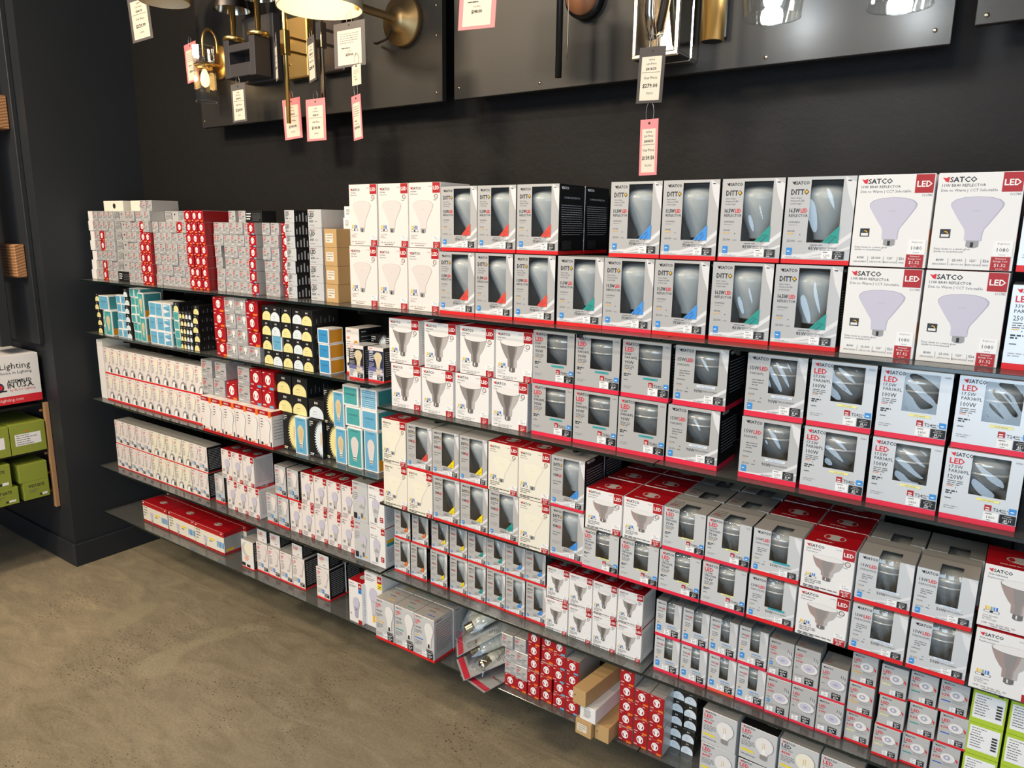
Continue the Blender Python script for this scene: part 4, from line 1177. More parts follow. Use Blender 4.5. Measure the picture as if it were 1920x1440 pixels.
def shelf(x0, x1, z, label):
    b = MB()
    g, e = 'shelf_glass', 'glass_edge'
    b.box(x0, x1, YE, -.012, z-.008, z-.0003, dict(F=e, K=e, L=e, R=e, T=g, B=g), .0006)
    tag(obj('glass_shelf', b), label, 'shelf', 'glass shelves')


for z, nm in ((Z1, 'top'), (Z2, 'second'), (Z3, 'third'), (Z4, 'fourth'), (Z5, 'bottom')):
    if nm == 'top': shelf(-3.30, -1.6, z, 'long glass shelf under the stacks of small bulb cartons, top of corner bay')
    else: shelf(-3.30, -1.553, z, 'glass shelf of the corner bay, %s from the top' % dict(second='second', third='third', fourth='fourth', bottom='fifth')[nm])
shelf(-1.598, -.66, Z1, 'top glass shelf under the white and red-flagged reflector cartons')
shelf(-.657, .42, Z1, 'top glass shelf under the widest reflector cartons')
for z, nm in ((ZB2, 'second'), (ZB3, 'third'), (ZB4, 'fourth'), (Z5, 'bottom')):
    shelf(-1.547, -.66, z, 'glass shelf of the wide bay beside the corner bay, %s tier' % nm)
    shelf(-.657, .42, z, 'glass shelf at the open end of the wide bay, %s tier' % nm)

bm_up = MB(); bm_up.box(-.0125, .0125, -.011, 0, 0, 1.25, 'black_metal', .001)
for i in range(24):
    bm_up.box(-.003, .003, -.0118, -.0109, .03+i*.05, .055+i*.05, 'carton_black')
um = bm_up.mesh('shelf_upright')
bb = MB()
bb.add([(-.004, 0, 0), (-.004, -.31, 0), (-.004, -.31, -.012), (-.004, -.03, -.06), (-.004, 0, -.06), (.004, 0, 0), (.004, -.31, 0), (.004, -.31, -.012), (.004, -.03, -.06), (.004, 0, -.06)],
       [(0, 1, 2, 3, 4), (9, 8, 7, 6, 5), (0, 5, 6, 1), (1, 6, 7, 2), (2, 7, 8, 3), (3, 8, 9, 4), (4, 9, 5, 0)], 'black_metal')
bmm = bb.mesh('shelf_bracket')
ORD = 'first second third fourth fifth sixth seventh eighth ninth tenth eleventh twelfth thirteenth fourteenth fifteenth sixteenth seventeenth eighteenth nineteenth twentieth'.split()
ORD += ['twenty-'+q for q in ORD[:9]]+['thirtieth']+['thirty-'+q for q in ORD[:9]]
for i, (x, zs) in enumerate(((-3.02, 0), (-2.545, 0), (-2.172, 0), (-1.633, 0), (-1.335, 1), (-.88, 1), (-.491, 1), (.05, 1))):
    tag(obj('shelf_upright', um, loc=(x, -.0005, .10)), 'black slotted shelf upright on the dark wall, %s from the corner' % ORD[i], 'upright', 'slotted shelf uprights')
    for j, z in enumerate((Z1, Z2, Z3, Z4, Z5) if not zs else (Z1, ZB2, ZB3, ZB4, Z5)):
        tag(obj('shelf_bracket', bmm, loc=(x, -.0118, z-.0085)), 'black bracket under the %s tier of glass, %s upright from the corner' % (ORD[j], ORD[i]), 'bracket', 'shelf brackets')

# ------------------------------------------------------------------ stock: wide bay, top shelf
H = 'top shelf'
Y1 = -.28
row(['br40w']*3, -1.7135, .1205, Y1, Z1, H)
zu = Z1+.1785
row(['br40w']*3, -1.7075, .1205, Y1, zu, H)
edges(['d40r', 'd40r', 'd40r'], [(-1.3505, -1.2265), (-1.2235, -1.0995), (-1.097, -.973)], Y1-.004, Z1, H)
edges(['d40c', 'd40np', 'd40n', 'd40c16', 'd40c16', 'br40dim', 'br40dim', 'par33'],
      [(-.968, -.840), (-.839, -.7105), (-.7095, -.580), (-.575, -.443), (-.4415, -.3085), (-.303, -.1695), (-.1675, -.0345), (-.030, .100)], Y1, Z1, H)
zu = Z1+.1725
edges(['d40r', 'd40r', 'd40r'], [(-1.344, -1.220), (-1.2185, -1.0945), (-1.092, -.968)], Y1-.002, zu, H)
put('d40r', -1.030, Y1+.128, zu, H)
put('d40r', -1.034, Y1+.128, Z1, H)
edges(['d40n', 'd40n', 'd40c16', 'd40c16', 'br40dim', 'br40dim', 'par33'],
      [(-.8285, -.700), (-.6985, -.570), (-.5655, -.434), (-.4325, -.3015), (-.3005, -.168), (-.1665, -.0345), (-.030, .100)], Y1, zu, H)
for i in range(4): put('d40n', -.764+.1325*i-.002, Y1+.130, zu, H)

# wide bay, second shelf
H = 'wide bay second shelf'
Y2 = -.305
edges(['par38w']*4, [(-1.524, -1.404), (-1.400, -1.283), (-1.2785, -1.1585), (-1.151, -1.034)], Y2, ZB2, H)
edges(['par38s']*3+['par38b'], [(-1.020, -.898), (-.8955, -.7735), (-.7715, -.6495), (-.6465, -.523)], Y2-.002, ZB2, H)
edges(['par38b', 'par38t', 'par38t', 'par38u'], [(-.476, -.3515), (-.3465, -.2235), (-.2185, -.0955), (-.0925, .0305)], Y2-.006, ZB2, H)
edges(['par38w']*4, [(-1.528, -1.4105), (-1.392, -1.2705), (-1.261, -1.141), (-1.1385, -1.0215)], Y2, ZB2+.1325, H)
edges(['par38s']*3+['par38b'], [(-1.020, -.898), (-.8965, -.774), (-.7695, -.6465), (-.638, -.515)], Y2, ZB2+.137, H)
edges(['par38b', 'par38t', 'par38t', 'par38t'], [(-.476, -.352), (-.3475, -.224), (-.2195, -.096), (-.0895, .0335)], Y2, ZB2+.137, H)

# wide bay, third shelf
H = 'wide bay third shelf'
Y3 = -.345
row(['br30w', 'br30w', 'd30y', 'd30y', 'd30c', 'br30w', 'd30n'], -1.525, .0990, Y3, ZB3, H)
row(['br30w', 'd30r', 'd30y', 'd30y', 'br30w', 'br30w', 'd30n'], -1.5265, .0988, Y3, ZB3+.1355, H)
put('d30n', -.887, Y3+.106, ZB3, H); put('d30n', -.885, Y3+.106, ZB3+.1355, H)
lo = [(-.8305, -.730), (-.7265, -.628), (-.6265, -.526), (-.5235, -.424), (-.420, -.320), (-.3175, -.2165), (-.2125, -.112), (-.109, -.0085)]
edges(['par30s']*4+['par30c', 'par30w', 'par30b', 'par30b'], lo, -.353, ZB3, H)
put('par30l', .049, -.353, ZB3, H)
up = [(-.8285, -.729), (-.7265, -.627), (-.6245, -.5245), (-.5225, -.4225), (-.420, -.3195), (-.3165, -.217), (-.2135, -.1135), (-.111, -.0105)]
zu = ZB3+.1045
edges(['par30w', 'par30w', 'par30s', 'par30s', 'par30c', 'par30w', 'par30b', 'par30b'], up, -.348, zu, H)
put('par30l', .047, -.345, ZB3+.1225, H)
edges(['par30w', 'par30w', 'par30s', 'par30s', 'par30w', 'par30w', 'par30b', 'par30b'], [(a+.004, c+.004) for a, c in up], -.244, zu, H)
edges(['par30w', 'par30w', 'par30s', 'par30s', 'par30w', 'par30w'], [(a+.006, c+.006) for a, c in up[:6]], -.140, zu, H)

# wide bay, fourth shelf
H = 'wide bay fourth shelf'
e1 = [(-1.5315, -1.466), (-1.4635, -1.395), (-1.381, -1.315), (-1.3055, -1.239), (-1.238, -1.171), (-1.170, -1.1035), (-1.1025, -1.034), (-1.0335, -.966)]
e2 = [(-1.529, -1.460), (-1.4565, -1.386), (-1.379, -1.309), (-1.3065, -1.240), (-1.238, -1.171), (-1.1695, -1.104), (-1.1035, -1.038), (-1.0365, -.970)]
ks = ['r20o', 'r20o', 'r20y', 'r20y', 'r20c', 'r20c', 'r20n', 'r20n']
edges(ks, e1, -.297, ZB4, H); edges(ks, e2, -.297, ZB4+.1137, H)
row(['par20w']*4, -.9655, .0713, -.303, ZB4, H); row(['par20w']*4, -.9645, .0708, -.303, ZB4+.0917, H)
edges(['par20s', 'par20s', 'par20o', 'par20s'], [(-.6455, -.581), (-.578, -.512), (-.508, -.444), (-.4415, -.377)], -.306, ZB4, H)
edges(['par20s']*4, [(-.6465, -.582), (-.579, -.5135), (-.5115, -.4465), (-.4435, -.3785)], -.306, ZB4+.0947, H)
row(['mra', 'mrb', 'mrc'], -.375, .0547, -.308, ZB4, H)
row(['mra', 'mrb'], -.3765, .0545, -.308, ZB4+.0917, H); put('mrc', -.2385, -.308, ZB4+.081, H)
for i, (q, x) in enumerate((('sm_y', -.1835), ('sm_s', -.127), ('sm_t', -.075), ('sm_b', -.0225))):
    for j in range(3):
        if q == 'sm_y' and j == 0: put('sm_s', x, -.300, ZB4, H); continue
        put(q, x+(0, .003, .005, .006)[i]*(j == 1), (-.302, -.312, -.305, -.302)[i], ZB4+.0692*j, H)
for i in range(3):
    for j in range(3): put('green', .0345+.0605*i, -.302, ZB4+.0695*j, H)

# bottom shelf, wide bay side
H = 'bottom shelf'
put('tall_b', -1.676, -.334, Z5, H); put('tall_y', -1.6065, -.320, Z5, H)
row(['h100y', 'h100t', 'h100b'], -1.5605, .0818, -.357, Z5, H)
row(['h100y', 'h100t', 'h100b'], -1.5585, .0818, -.272, Z5, H)
for j, q in enumerate(('red_o', 'grey', 'grey', 'grey')):
    for i in range(2): put(q, -1.0695+.0397*i-(.008 if j == 3 else 0), -.320, Z5+.0404*j, H)
for i, n in enumerate((5, 5, 5, 4)):
    for j in range(n): put('red_o' if i < 2 else 'red_b', -.9885+.0408*i, -.320, Z5+.0404*j, H)
put('kraft_w', -.793, -.375, Z5, H, rz=-4); put('kraft_l', -.7455, -.365, Z5, H, rz=-2); put('white_l', -.783, -.372, Z5+.0440, H, rz=-3); put('kraft_l', -.800, -.378, Z5+.0860, H, rz=-6)
for i, n in enumerate((5, 4, 4)):
    for j in range(n): put('red_os', -.7015+.0412*i, -.332, Z5+.0404*j, H)
for i in range(2):
    for j in range(5): put('dome_ws', -.5885+.0345*i, -.280, Z5+.0340*j, H)
for x, q1, q2 in ((-.4645, 'g25a', 'g25a'), (-.3745, 'g25b', 'g25b'), (-.2865, 'g25c', 'g25c'), (-.1995, 'g25a', 'g25c'), (-.1125, 'g25b', 'g25b')):
    put(q1, x, -.325, Z5+.0880, H, rz=-2); put(q2, x, -.325, Z5, H)

# bottom shelf, corner bay side
row(['pack']*3, -3.0575, .1985, -.290, Z5, H); row(['pack']*3, -3.040, .1985, -.200, Z5, H)
put('wht', -3.13, -.11, Z5, H)
put('moon', -2.294, -.303, Z5, H); row(['a_low']*4, -2.2565, .0685, -.290, Z5, H)
put('ledsm', -2.230, -.285, Z5+.1165, H); put('ledsm', -2.160, -.280, Z5+.1165, H); put('ledsm', -2.022, -.290, Z5+.1165, H)
put('a_low', -1.884, -.291, Z5, H); put('a_low', -1.884, -.215, Z5, H); put('ledsm', -1.884, -.288, Z5+.1165, H)

# corner bay, fourth shelf
H = 'corner bay fourth shelf'
seq = ['a_slv']*5+['a_glw']*5+['a_slv']*2
row(seq, -3.226, .0580, -.295, Z4, H); row(seq, -3.226, .0580, -.293, Z4+.1067, H)
put('a_led', -2.470, -.288, Z4, H)
row(['a_tag']*3, -2.404, .0655, -.300, Z4, H); put('a_tag', -2.1735, -.220, Z4, H)
row(['a_tag']*3, -2.430, .0665, -.298, Z4+.116, H)
put('a_led', -2.1420, -.294, Z4, H); put('a_led', -2.0770, -.294, Z4, H)
row(['a_tag']*5, -2.0430, .0665, -.294, Z4, H)
row(['a_led']*2, -2.120, .0680, -.294, Z4+.116, H)
row(['a_tag']*4, -1.9755, .0680, -.294, Z4+.116, H)
put('a_21s', -1.6630, -.312, Z4, H); put('a_21w', -1.5905, -.312, Z4, H)
put('a_21s', -1.6640, -.312, Z4+.1332, H); put('a_21w', -1.5915, -.312, Z4+.1332, H)

# corner bay, third shelf
H = 'corner bay third shelf'
put('a_end', -3.270, -.302, Z3, H); put('a_end', -3.270, -.302, Z3+.1295, H)
row(['a_warm']*12, -3.242, .0620, -.302, Z3, H); row(['a_warm']*12, -3.241, .0618, -.301, Z3+.1157, H)
row(['a_rtop']*6, -2.4640, .0692, -.343, Z3, H)
zz = Z3+.1347
for x, q in ((-2.462, 'grey_m'), (-2.3885, 'grey_m'), (-2.311, 'red_mo'), (-2.240, 'grey_m'), (-2.172, 'red_m'), (-2.104, 'red_m')): put(q, x, -.312, zz, H)
for x, q in ((-2.462, 'grey_m'), (-2.375, 'grey_m'), (-2.236, 'grey_m'), (-2.168, 'red_m'), (-2.100, 'red_m')): put(q, x, -.312, zz+.0645, H)
put('burst_y', -2.0020, -.310, Z3, H); put('st_b', -1.9360, -.314, Z3, H); put('burst_w', -1.8700, -.308, Z3, H)
put('dome_yl', -2.029, -.300, Z3+.1305, H); put('dome_yl', -1.953, -.300, Z3+.1305, H); put('dome_wl', -1.875, -.296, Z3+.1305, H)
put('dome_yl', -2.033, -.300, Z3+.1950, H); put('dome_yl', -1.952, -.298, Z3+.1950, H)
put('burst_n', -1.8105, -.292, Z3, H); put('burst_n', -1.8165, -.292, Z3+.1195, H)
put('st_n', -1.7575, -.300, Z3, H); put('st_n', -1.7655, -.298, Z3+.1190, H)
put('st_t', -1.6880, -.304, Z3, H); put('st_l', -1.6210, -.300, Z3, H)
put('sq_t', -1.6960, -.302, Z3+.1345, H); put('sq_b', -1.6220, -.302, Z3+.1345, H)
put('sq_t', -1.7030, -.302, Z3+.2005, H); put('sq_s', -1.6230, -.302, Z3+.2005, H)

# corner bay, second shelf
H = 'corner bay second shelf'
y = -.315
put('dome_ys', -3.225, y, Z2, H)
for j in range(1, 5): put('dome_ys', -3.225, y, Z2+.0338*j, H)
for j in range(3): put('teal_s', -3.182, y+.004, Z2+.0345*j, H)
put('teal_bulb', -3.120, y-.012, Z2, H); put('teal_big', -3.155, y-.006, Z2+.1055, H)
for j in range(5):
    for i in range(2): put('blue_s', -3.050+.0352*i, y, Z2+.0345*j, H)
for j in range(6): put('dome_ws', -2.976, y-.006, Z2+.0338*j, H)
for j in range(6):
    for i in range(2): put('teal_s', -2.935+.0352*i, y, Z2+.0345*j, H)
put('teal_s', -3.070, y+.05, Z2+.1725, H); put('teal_s', -3.034, y+.05, Z2+.1725, H)
put('teal_bulb2', -2.857, y-.008, Z2, H); put('teal_bulb2', -2.860, y-.008, Z2+.0965, H)
for j in range(3):
    for i in range(3): put('blue_t' if i == 2 else 'teal_m', -2.7755+.0512*i, y-.012, Z2+.0548*j, H)
for j in range(4): put('teal_s', -2.622, y-.006, Z2+.0345*j, H)
put('dome_ys', -2.622, y-.006, Z2+.1380, H)
for j in range(5): put('dome_4', -2.560, y-.006, Z2+.0284*j, H)
for j in range(5): put('dome_ys', -2.497, y-.006, Z2+.0338*j, H)
for j in range(4):
    put('red_l', -2.338, -.326, Z2+.0528*j, H); put('grey_l', -2.2740, -.326, Z2+.0528*j, H); put('grey_l', -2.2140, -.326, Z2+.0528*j, H)
    put('red_l' if j else 'grey_l', -2.1500, -.326, Z2+.0528*j, H)
for i, x in enumerate((-2.0810, -2.0290, -1.9765, -1.9235)):
    for j in range(4):
        if i == 1 and j == 1: put('teal_m', x, -.322, Z2+.0494*j, H); continue
        put('dome_y' if i in (0, 2) else 'dome_w', x, -.322, Z2+.0494*j, H)
for j in range(4): put('dome_y', -1.8680, -.330, Z2+.0494*j, H)
for j in range(3): put('blue_o', -1.8030, -.318, Z2+.0485*j, H)
put('amber', -1.7240, -.268, Z2, H)
put('gas_c', -1.6610, -.312, Z2, H); put('gas_f', -1.5860, -.304, Z2, H)
for x in (-1.655, -1.590): put('burst_w', x, -.225, Z2, H)

# corner bay, top shelf: stacks of small cartons
H = 'top shelf'
hh = .0404
for j in range(7): put('endw', -3.283-.004*(j < 2), Y1-.004*(j < 2), Z1+hh*j, H)


def stack(xs, keys, n, y=Y1, dz=hh, skip=()):
    for i, x in enumerate(xs):
        for j in range(n):
            q = keys(i, j) if callable(keys) else keys
            if q and (i, j) not in skip: put(q, x, y, Z1+dz*j, H)


stack([-3.243], 'grey', 7)
stack([-3.2025], lambda i, j: 'red_o' if j in (0, 1, 3, 4) else 'grey', 7)
stack([-3.1620, -3.1215], 'grey', 7)
stack([-3.0555], lambda i, j: 'strip' if j else 'blk', 7, y=Y1+.004)
stack([-2.9900, -2.9500, -2.9100], 'grey', 7)
stack([-2.8680, -2.8280], lambda i, j: 'red_o' if j < 5 or (i == 0 and j == 5) else 'grey', 7, y=Y1-.012)
stack([-2.7860, -2.7460, -2.7060, -2.6660, -2.6260, -2.5860], lambda i, j: 'red_o' if (i, j) == (4, 5) else 'grey', 6)
stack([-2.5440, -2.5040, -2.4640], 'red_o', 7, y=Y1-.012)
stack([-2.4180], 'grey', 6, y=Y1+.02)
stack([-2.3760, -2.3360, -2.2960, -2.2560, -2.2160], 'grey', 6, skip=((0, 2), (0, 3)))
stack([-2.1720], 'red_b', 6, y=Y1-.014)
stack([-2.1130, -2.0720], 'grey', 6)
stack([-2.0300], 'red_o', 6, y=Y1+.012)
stack([-1.9850], 'ledk', 7, y=Y1-.004)
stack([-1.8650], 'ledw', 5, y=Y1, dz=.0570)
stack([-1.7880], 'kraft', 4, y=Y1-.006, dz=.0566)
for j in range(2): put('cubew', -1.772, Y1+.05, Z1+.0566*4+.0345*j, H)
put('topw', -2.985, Y1+.055, Z1+hh*7, H); put('topw', -3.175, Y1+.045, Z1+hh*7-.0, H)
put('grey', -2.885, Y1+.01, Z1+hh*7, H); put('grey', -2.84, Y1+.01, Z1+hh*7, H)
put('strip', -2.76, Y1+.05, Z1+hh*6, H); put('strip', -2.66, Y1+.05, Z1+hh*6, H)
for x in (-2.34, -2.285): put('grey', x, Y1+.03, Z1+hh*6, H)
put('blk', -2.215, Y1+.03, Z1+hh*6, H)

# ------------------------------------------------------------------ clamshell packs on the bottom shelf


def corn(b, z0, L, r, ax=0):
    """corn-cob lamp: ribbed body over a screw base, lying along +z"""
    pr = [(r*.35, z0), (r*.62, z0+.004)]
    for i in range(4): pr += [(r*.66, z0+.006+i*.006), (r*.58, z0+.009+i*.006)]
    pr = [(a, q, 'screw_base') for a, q in pr]
    zb = z0+.032
    pr += [(r*.8, zb, 'corn_bulb'), (r, zb+.012, 'corn_bulb')]
    for i in range(4): pr += [(r, zb+.014+i*(L-.06)/4, 'corn_bulb'), (r*.985, zb+.0145+i*(L-.06)/4, 'corn_bulb'), (r, zb+.016+i*(L-.06)/4, 'corn_bulb')]
    pr += [(r, z0+L-.012, 'corn_bulb'), (r*.8, z0+L-.003, 'corn_bulb'), (.0005, z0+L, 'corn_bulb')]
    b.lathe(pr, 'corn_bulb', 20)


def clamshell(loc, ax, nrm, label):
    o = empty('clamshell_pack', loc)
    zz = Vector(ax).normalized(); yy = -(Vector(nrm)-zz*zz.dot(Vector(nrm))).normalized(); xx = yy.cross(zz)
    o.rotation_euler = Matrix((xx, yy, zz)).transposed().to_euler()
    W, L = .105, .20
    c = MB(); c.box(-W/2, W/2, -.001, .001, 0, L, 'print_sil'); c.box(-W/2, W/2, -.0016, -.0011, .005, .022, 'print_p'); obj('backing_card', c, o)
    A = Art(W*.98, L, .0022)
    A.logo(.62, .30, .009, F='F', maxw=.3)
    A.text('dk', 'LED', .60, .55, .012, maxw=.3); A.lines('g', .62, .75, .95, 6, gap=.03, th=.008)
    obj('carton_print', A, o)
    l = MB(); corn(l, .045, .125, .021)
    k = obj('bulb', l, o); k.location = (-.018, -.030, 0)
    s = MB(); n = 14; vs = []; prof = [(0, .0), (.0, .0)]
    for j, z in enumerate((.03, .045, .165, .18)):
        rr2 = (.0265, .0275, .0275, .024)[j]
        for i in range(n+1):
            a = PI*i/n
            vs.append((-.018+rr2*math.cos(a)*1.25, -.0018-(rr2*2.0)*math.sin(a)**.8*(.35 if j in (0, 3) else 1), z))
    s.add(vs, [(j*(n+1)+i, j*(n+1)+i+1, (j+1)*(n+1)+i+1, (j+1)*(n+1)+i) for j in range(3) for i in range(n)], 'blister_plastic', True)
    s.add(vs[:n+1], (tuple(range(n+1)),), 'blister_plastic'); s.add(vs[-n-1:], (tuple(range(n+1)),), 'blister_plastic')
    s.box(-W/2-.003, W/2+.003, -.0035, -.0020, -.003, L+.003, 'blister_plastic')
    obj('plastic_shell', s, o)
    tag(o, label, 'package', 'clamshell lamp packs')


clamshell((-1.278, -.235, Z5+.014), (.30, .34, .86), (.22, -.90, .28), 'clear clamshell lamp pack leaning beside the hundred-watt cartons')
clamshell((-1.150, -.140, Z5+.012), (.10, .30, .94), (0, -.95, .30), 'clear clamshell lamp pack standing behind the others on the bottom shelf')
clamshell((-1.262, -.318, Z5+.052), (.62, .58, .46), (-.41, -.27, .93), 'upper clear clamshell lamp pack slumped across the pile')
clamshell((-1.222, -.352, Z5+.012), (.60, .72, .30), (-.22, -.27, .95), 'middle clear clamshell lamp pack lying in the pile')
clamshell((-1.158, -.375, Z5+.005), (.22, .97, .02), (0, -.02, 1), 'lowest clear clamshell lamp pack jutting past the shelf edge')

# ------------------------------------------------------------------ display panels and wall lights
PY = -.09


def panel(x0, x1, z0, z1, label, screws):
    b = MB(); b.box(x0, x1, PY, PY+.02, z0, z1, 'panel_black', .0012)
    o = tag(obj('display_panel', b), label, 'panel', 'dark display panels')
    bt = MB(); bt.box(x0+.02, x1-.02, PY+.02, -.0005, z0+.03, z1-.02, 'black_metal'); obj('mounting_batten', bt, o)
    sm = MB(); sm.lathe([(.0045, 0), (.0045, -.0012), (.002, -.0022), (.0002, -.0024)], 'screw', 10, axis='y')
    me = sm.mesh('screw')
    for x, z in screws: obj('screw', me, o, loc=(x, PY, z))
    return o


panel(-2.72, -1.50, 1.876, 2.60, 'black display panel behind the brass and crystal sconces', ((-2.705, 1.9), (-2.143, 1.89), (-1.522, 2.141), (-1.522, 2.06), (-1.522, 1.902)))
panel(-1.455, -.195, 1.876, 2.60, 'wide black display panel behind the clear glass shades', ((-1.436, 1.907), (-1.157, 1.895), (-.555, 1.892), (-.225, 1.905)))
panel(-.158, .95, 1.905, 2.60, 'black display panel at the far open end of the wall', ((-.14, 1.921),))


def arc(pts, n=16):
    return pts


def sconce(name, loc, label, group='wall lights'):
    o = empty(name, loc); return tag(o, label, 'wall light', group)


# crystal shade sconce
o = sconce('wall_sconce', (-2.573, PY, 2.098), 'brass sconce with faceted crystal shade and glowing bulb')
b = MB(); b.lathe([(.058, 0), (.060, -.004), (.058, -.012), (.02, -.016), (.0005, -.017)], 'brass', 28, axis='y'); obj('backplate', b, o)
b = MB(); b.tube([(0, -.014, .03)]+[(0, -.014-.029*(1-math.cos(R(a))), .055+.052*math.sin(R(a))) for a in range(0, 181, 15)]+[(0, -.072, .01)], .005, 'brass', 8)
b.tube([(.0, -.012, -.012), (0, -.045, -.012)], .0045, 'brass', 8); obj('arm', b, o)
b = MB(); b.lathe([(.026, -.004), (.029, -.004), (.029, .018), (.026, .018)], 'brass_bright', 24, cx=0, cy=-.072, cz=-.03)
b.lathe([(.034, -.0), (.036, .004), (.034, .008)], 'brass_bright', 6, cx=0, cy=-.072, cz=-.025, smooth=False); obj('collar', b, o)
b = MB()
def star(r0, r1, z): return [((r0 if i % 2 else r1)*math.cos(PI*i/6), -.072+(r0 if i % 2 else r1)*math.sin(PI*i/6), z) for i in range(12)]
for r0, r1 in ((.043, .036), (.039, .032)):
    b.add(star(r0, r1, -.147)+star(r0, r1, .042), [(i, (i+1) % 12, 12+(i+1) % 12, 12+i) for i in range(12)], 'crystal')
for z in (-.147, .042): b.add(star(.043, .036, z)+star(.039, .032, z), [(i, (i+1) % 12, 12+(i+1) % 12, 12+i) for i in range(12)], 'print_wh')
obj('shade', b, o)
b = MB(); b.lathe([(.006, -.035), (.014, -.055), (.016, -.075), (.012, -.09), (.001, -.097)], 'bulb_warm', 14, cy=-.072); obj('bulb', b, o)
l = bpy.data.lights.new('sconce_glow', 'POINT'); l.energy = .35; l.color = (1, .72, .38); l.shadow_soft_size = .015
k = bpy.data.objects.new('sconce_glow', l); COL.objects.link(k); k.parent = o; k.location = (0, -.125, -.07)

# twin candle sconce
o = sconce('wall_sconce', (-2.31, PY, 2.10), 'black twin-arm sconce with two gold stems')
b = MB(); b.box(-.08, .09, -.035, 0, -.10, .115, 'black_metal_soft', .003); obj('backplate', b, o)
b = MB()
for x0, x1, z0, z1 in ((-.085, -.056, -.095, .031), (.056, .085, -.095, .031), (-.0558, .0558, -.093, -.050), (-.0558, .0558, -.012, .012)): b.box(x0, x1, -.11, -.045, z0, z1, 'black_metal_soft', .002)
obj('arm_frame', b, o)
b = MB()
for x, z, h in ((-.065, .032, .145), (.072, .032, .16)):
    b.lathe([(.034, 0), (.036, .003), (.036, .009), (.034, .012), (.01, .012), (.0095, h), (.0005, h)], 'brass_bright', 20, cx=x, cy=-.08, cz=z)
obj('candle_stem', b, o)
for x, h, r0, r1, mt in ((-.065, .135, .062, .042, 'nickel_dark'), (.072, .155, .062, .042, 'nickel_dark')):
    b = MB(); b.lathe([(r0, h-.035), (r1, h+.075)], mt, 26, cx=x, cy=-.08, cz=.032); b.lathe([(r0*.97, h-.035), (r1*.95, h+.075)], 'nickel', 26, cx=x, cy=-.08, cz=.032); obj('shade', b, o)

# brass dome light, cut by the top of the frame
o = sconce('wall_sconce', (-2.60, PY, 2.38), 'brass dome wall light with pale inside, near the dark corner')
b = MB(); b.lathe([(.05, 0), (.05, -.014), (.0005, -.016)], 'brass_aged', 24, axis='y'); obj('backplate', b, o)
b = MB(); b.tube([(0, -.01, 0), (0, -.16, .0), (0, -.19, -.03)], .008, 'brass_aged'); obj('arm', b, o)
b = MB(); b.lathe([(.085, -.115), (.083, -.07), (.066, -.035), (.03, -.015), (.0005, -.012)], 'brass', 28, cy=-.19); b.lathe([(.082, -.115), (.079, -.072), (.063, -.04), (.0005, -.018)], 'shade_white', 28, cy=-.19); obj('shade', b, o)

# slim rod sconces
for x, mp, mr, z0, lab in ((-2.113, 'brass', 'brass_bright', 1.836, 'gold plate sconce with a long slim gold rod'), (-1.942, 'nickel_dark', 'nickel', 1.892, 'polished nickel plate sconce with a long slim rod')):
    o = sconce('wall_sconce', (x, PY, 2.09), lab)
    b = MB(); b.box(-.062, .062, -.034, 0, -.095, .095, mp, .004); obj('backplate', b, o)
    b = MB(); b.lathe([(.0075, z0-2.09), (.0075, .35)], mr, 12, cx=.055, cy=-.115, close=True); obj('rod', b, o)
    b = MB(); b.box(.043, .067, -.127, -.103, -.045, .03, mr, .002)
    for z in (-.03, .012): b.tube([(.055, -.034, z), (.055, -.105, z)], .005, mr, 8)
    obj('bracket', b, o)
    b = MB()
    for z in (-.05, .05): b.lathe([(.004, -.034), (.004, -.038), (.0005, -.039)], 'screw', 8, cx=-.03, cz=z, axis='y')
    obj('screw', b, o)

# lit drum shade on a swing arm
o = sconce('wall_sconce', (-1.645, PY, 2.113), 'brass swing-arm light with glowing white drum shade')
b = MB(); b.lathe([(.070, 0), (.072, -.004), (.070, -.022), (.036, -.024), (.034, -.045), (.0005, -.046)], 'brass_aged', 36, axis='y'); obj('backplate', b, o)
b = MB(); b.tube([(0, -.03, 0), (-.030, -.12, .01), (-.040, -.158, .015)], .0115, 'brass_aged', 12); obj('arm', b, o)
b = MB(); b.tube([(-.004, -.04, -.012), (-.03, -.05, -.055), (-.07, -.05, -.062), (-.11, -.02, -.05)], .0035, 'carton_black', 8); obj('cord', b, o)
b = MB(); b.lathe([(.118, -.012), (.118, .02), (.098, .15)], 'shade_white', 40, cx=-.077, cy=-.26, cz=0); b.lathe([(.115, -.012), (.115, .02), (.095, .15)], 'shade_white', 40, cx=-.077, cy=-.26, cz=0); b.lathe([(.118, -.012), (.115, -.012)], 'shade_white', 40, cx=-.077, cy=-.26); obj('shade', b, o)
b = MB(); b.lathe([(.0005, .055), (.02, .06), (.032, .08), (.03, .10), (.014, .125)], 'bulb_warm', 18, cx=-.077, cy=-.26); obj('bulb', b, o)
l = bpy.data.lights.new('drum_glow', 'POINT'); l.energy = 1.1; l.color = (1, .76, .46); l.shadow_soft_size = .03
k = bpy.data.objects.new('drum_glow', l); COL.objects.link(k); k.parent = o; k.location = (-.077, -.26, .03)

# black rod with timber cap
o = sconce('wall_sconce', (-1.03, PY, 2.06), 'matt black rod light with round walnut cap')
b = MB(); b.lathe([(.052, 0), (.052, -.022), (.044, -.024)], 'black_metal', 28, cx=.012, cz=.022, axis='y'); obj('backplate', b, o)
b = MB(); b.lathe([(.044, -.022), (.043, -.034), (.0005, -.036)], 'walnut', 28, cx=.012, cz=.022, axis='y'); obj('wood_cap', b, o)
b = MB(); b.lathe([(.0082, -.182), (.0082, .36)], 'black_metal', 12, cy=-.11, close=True); b.tube([(0, -.03, .03), (0, -.11, .03)], .006, 'black_metal'); obj('rod', b, o)

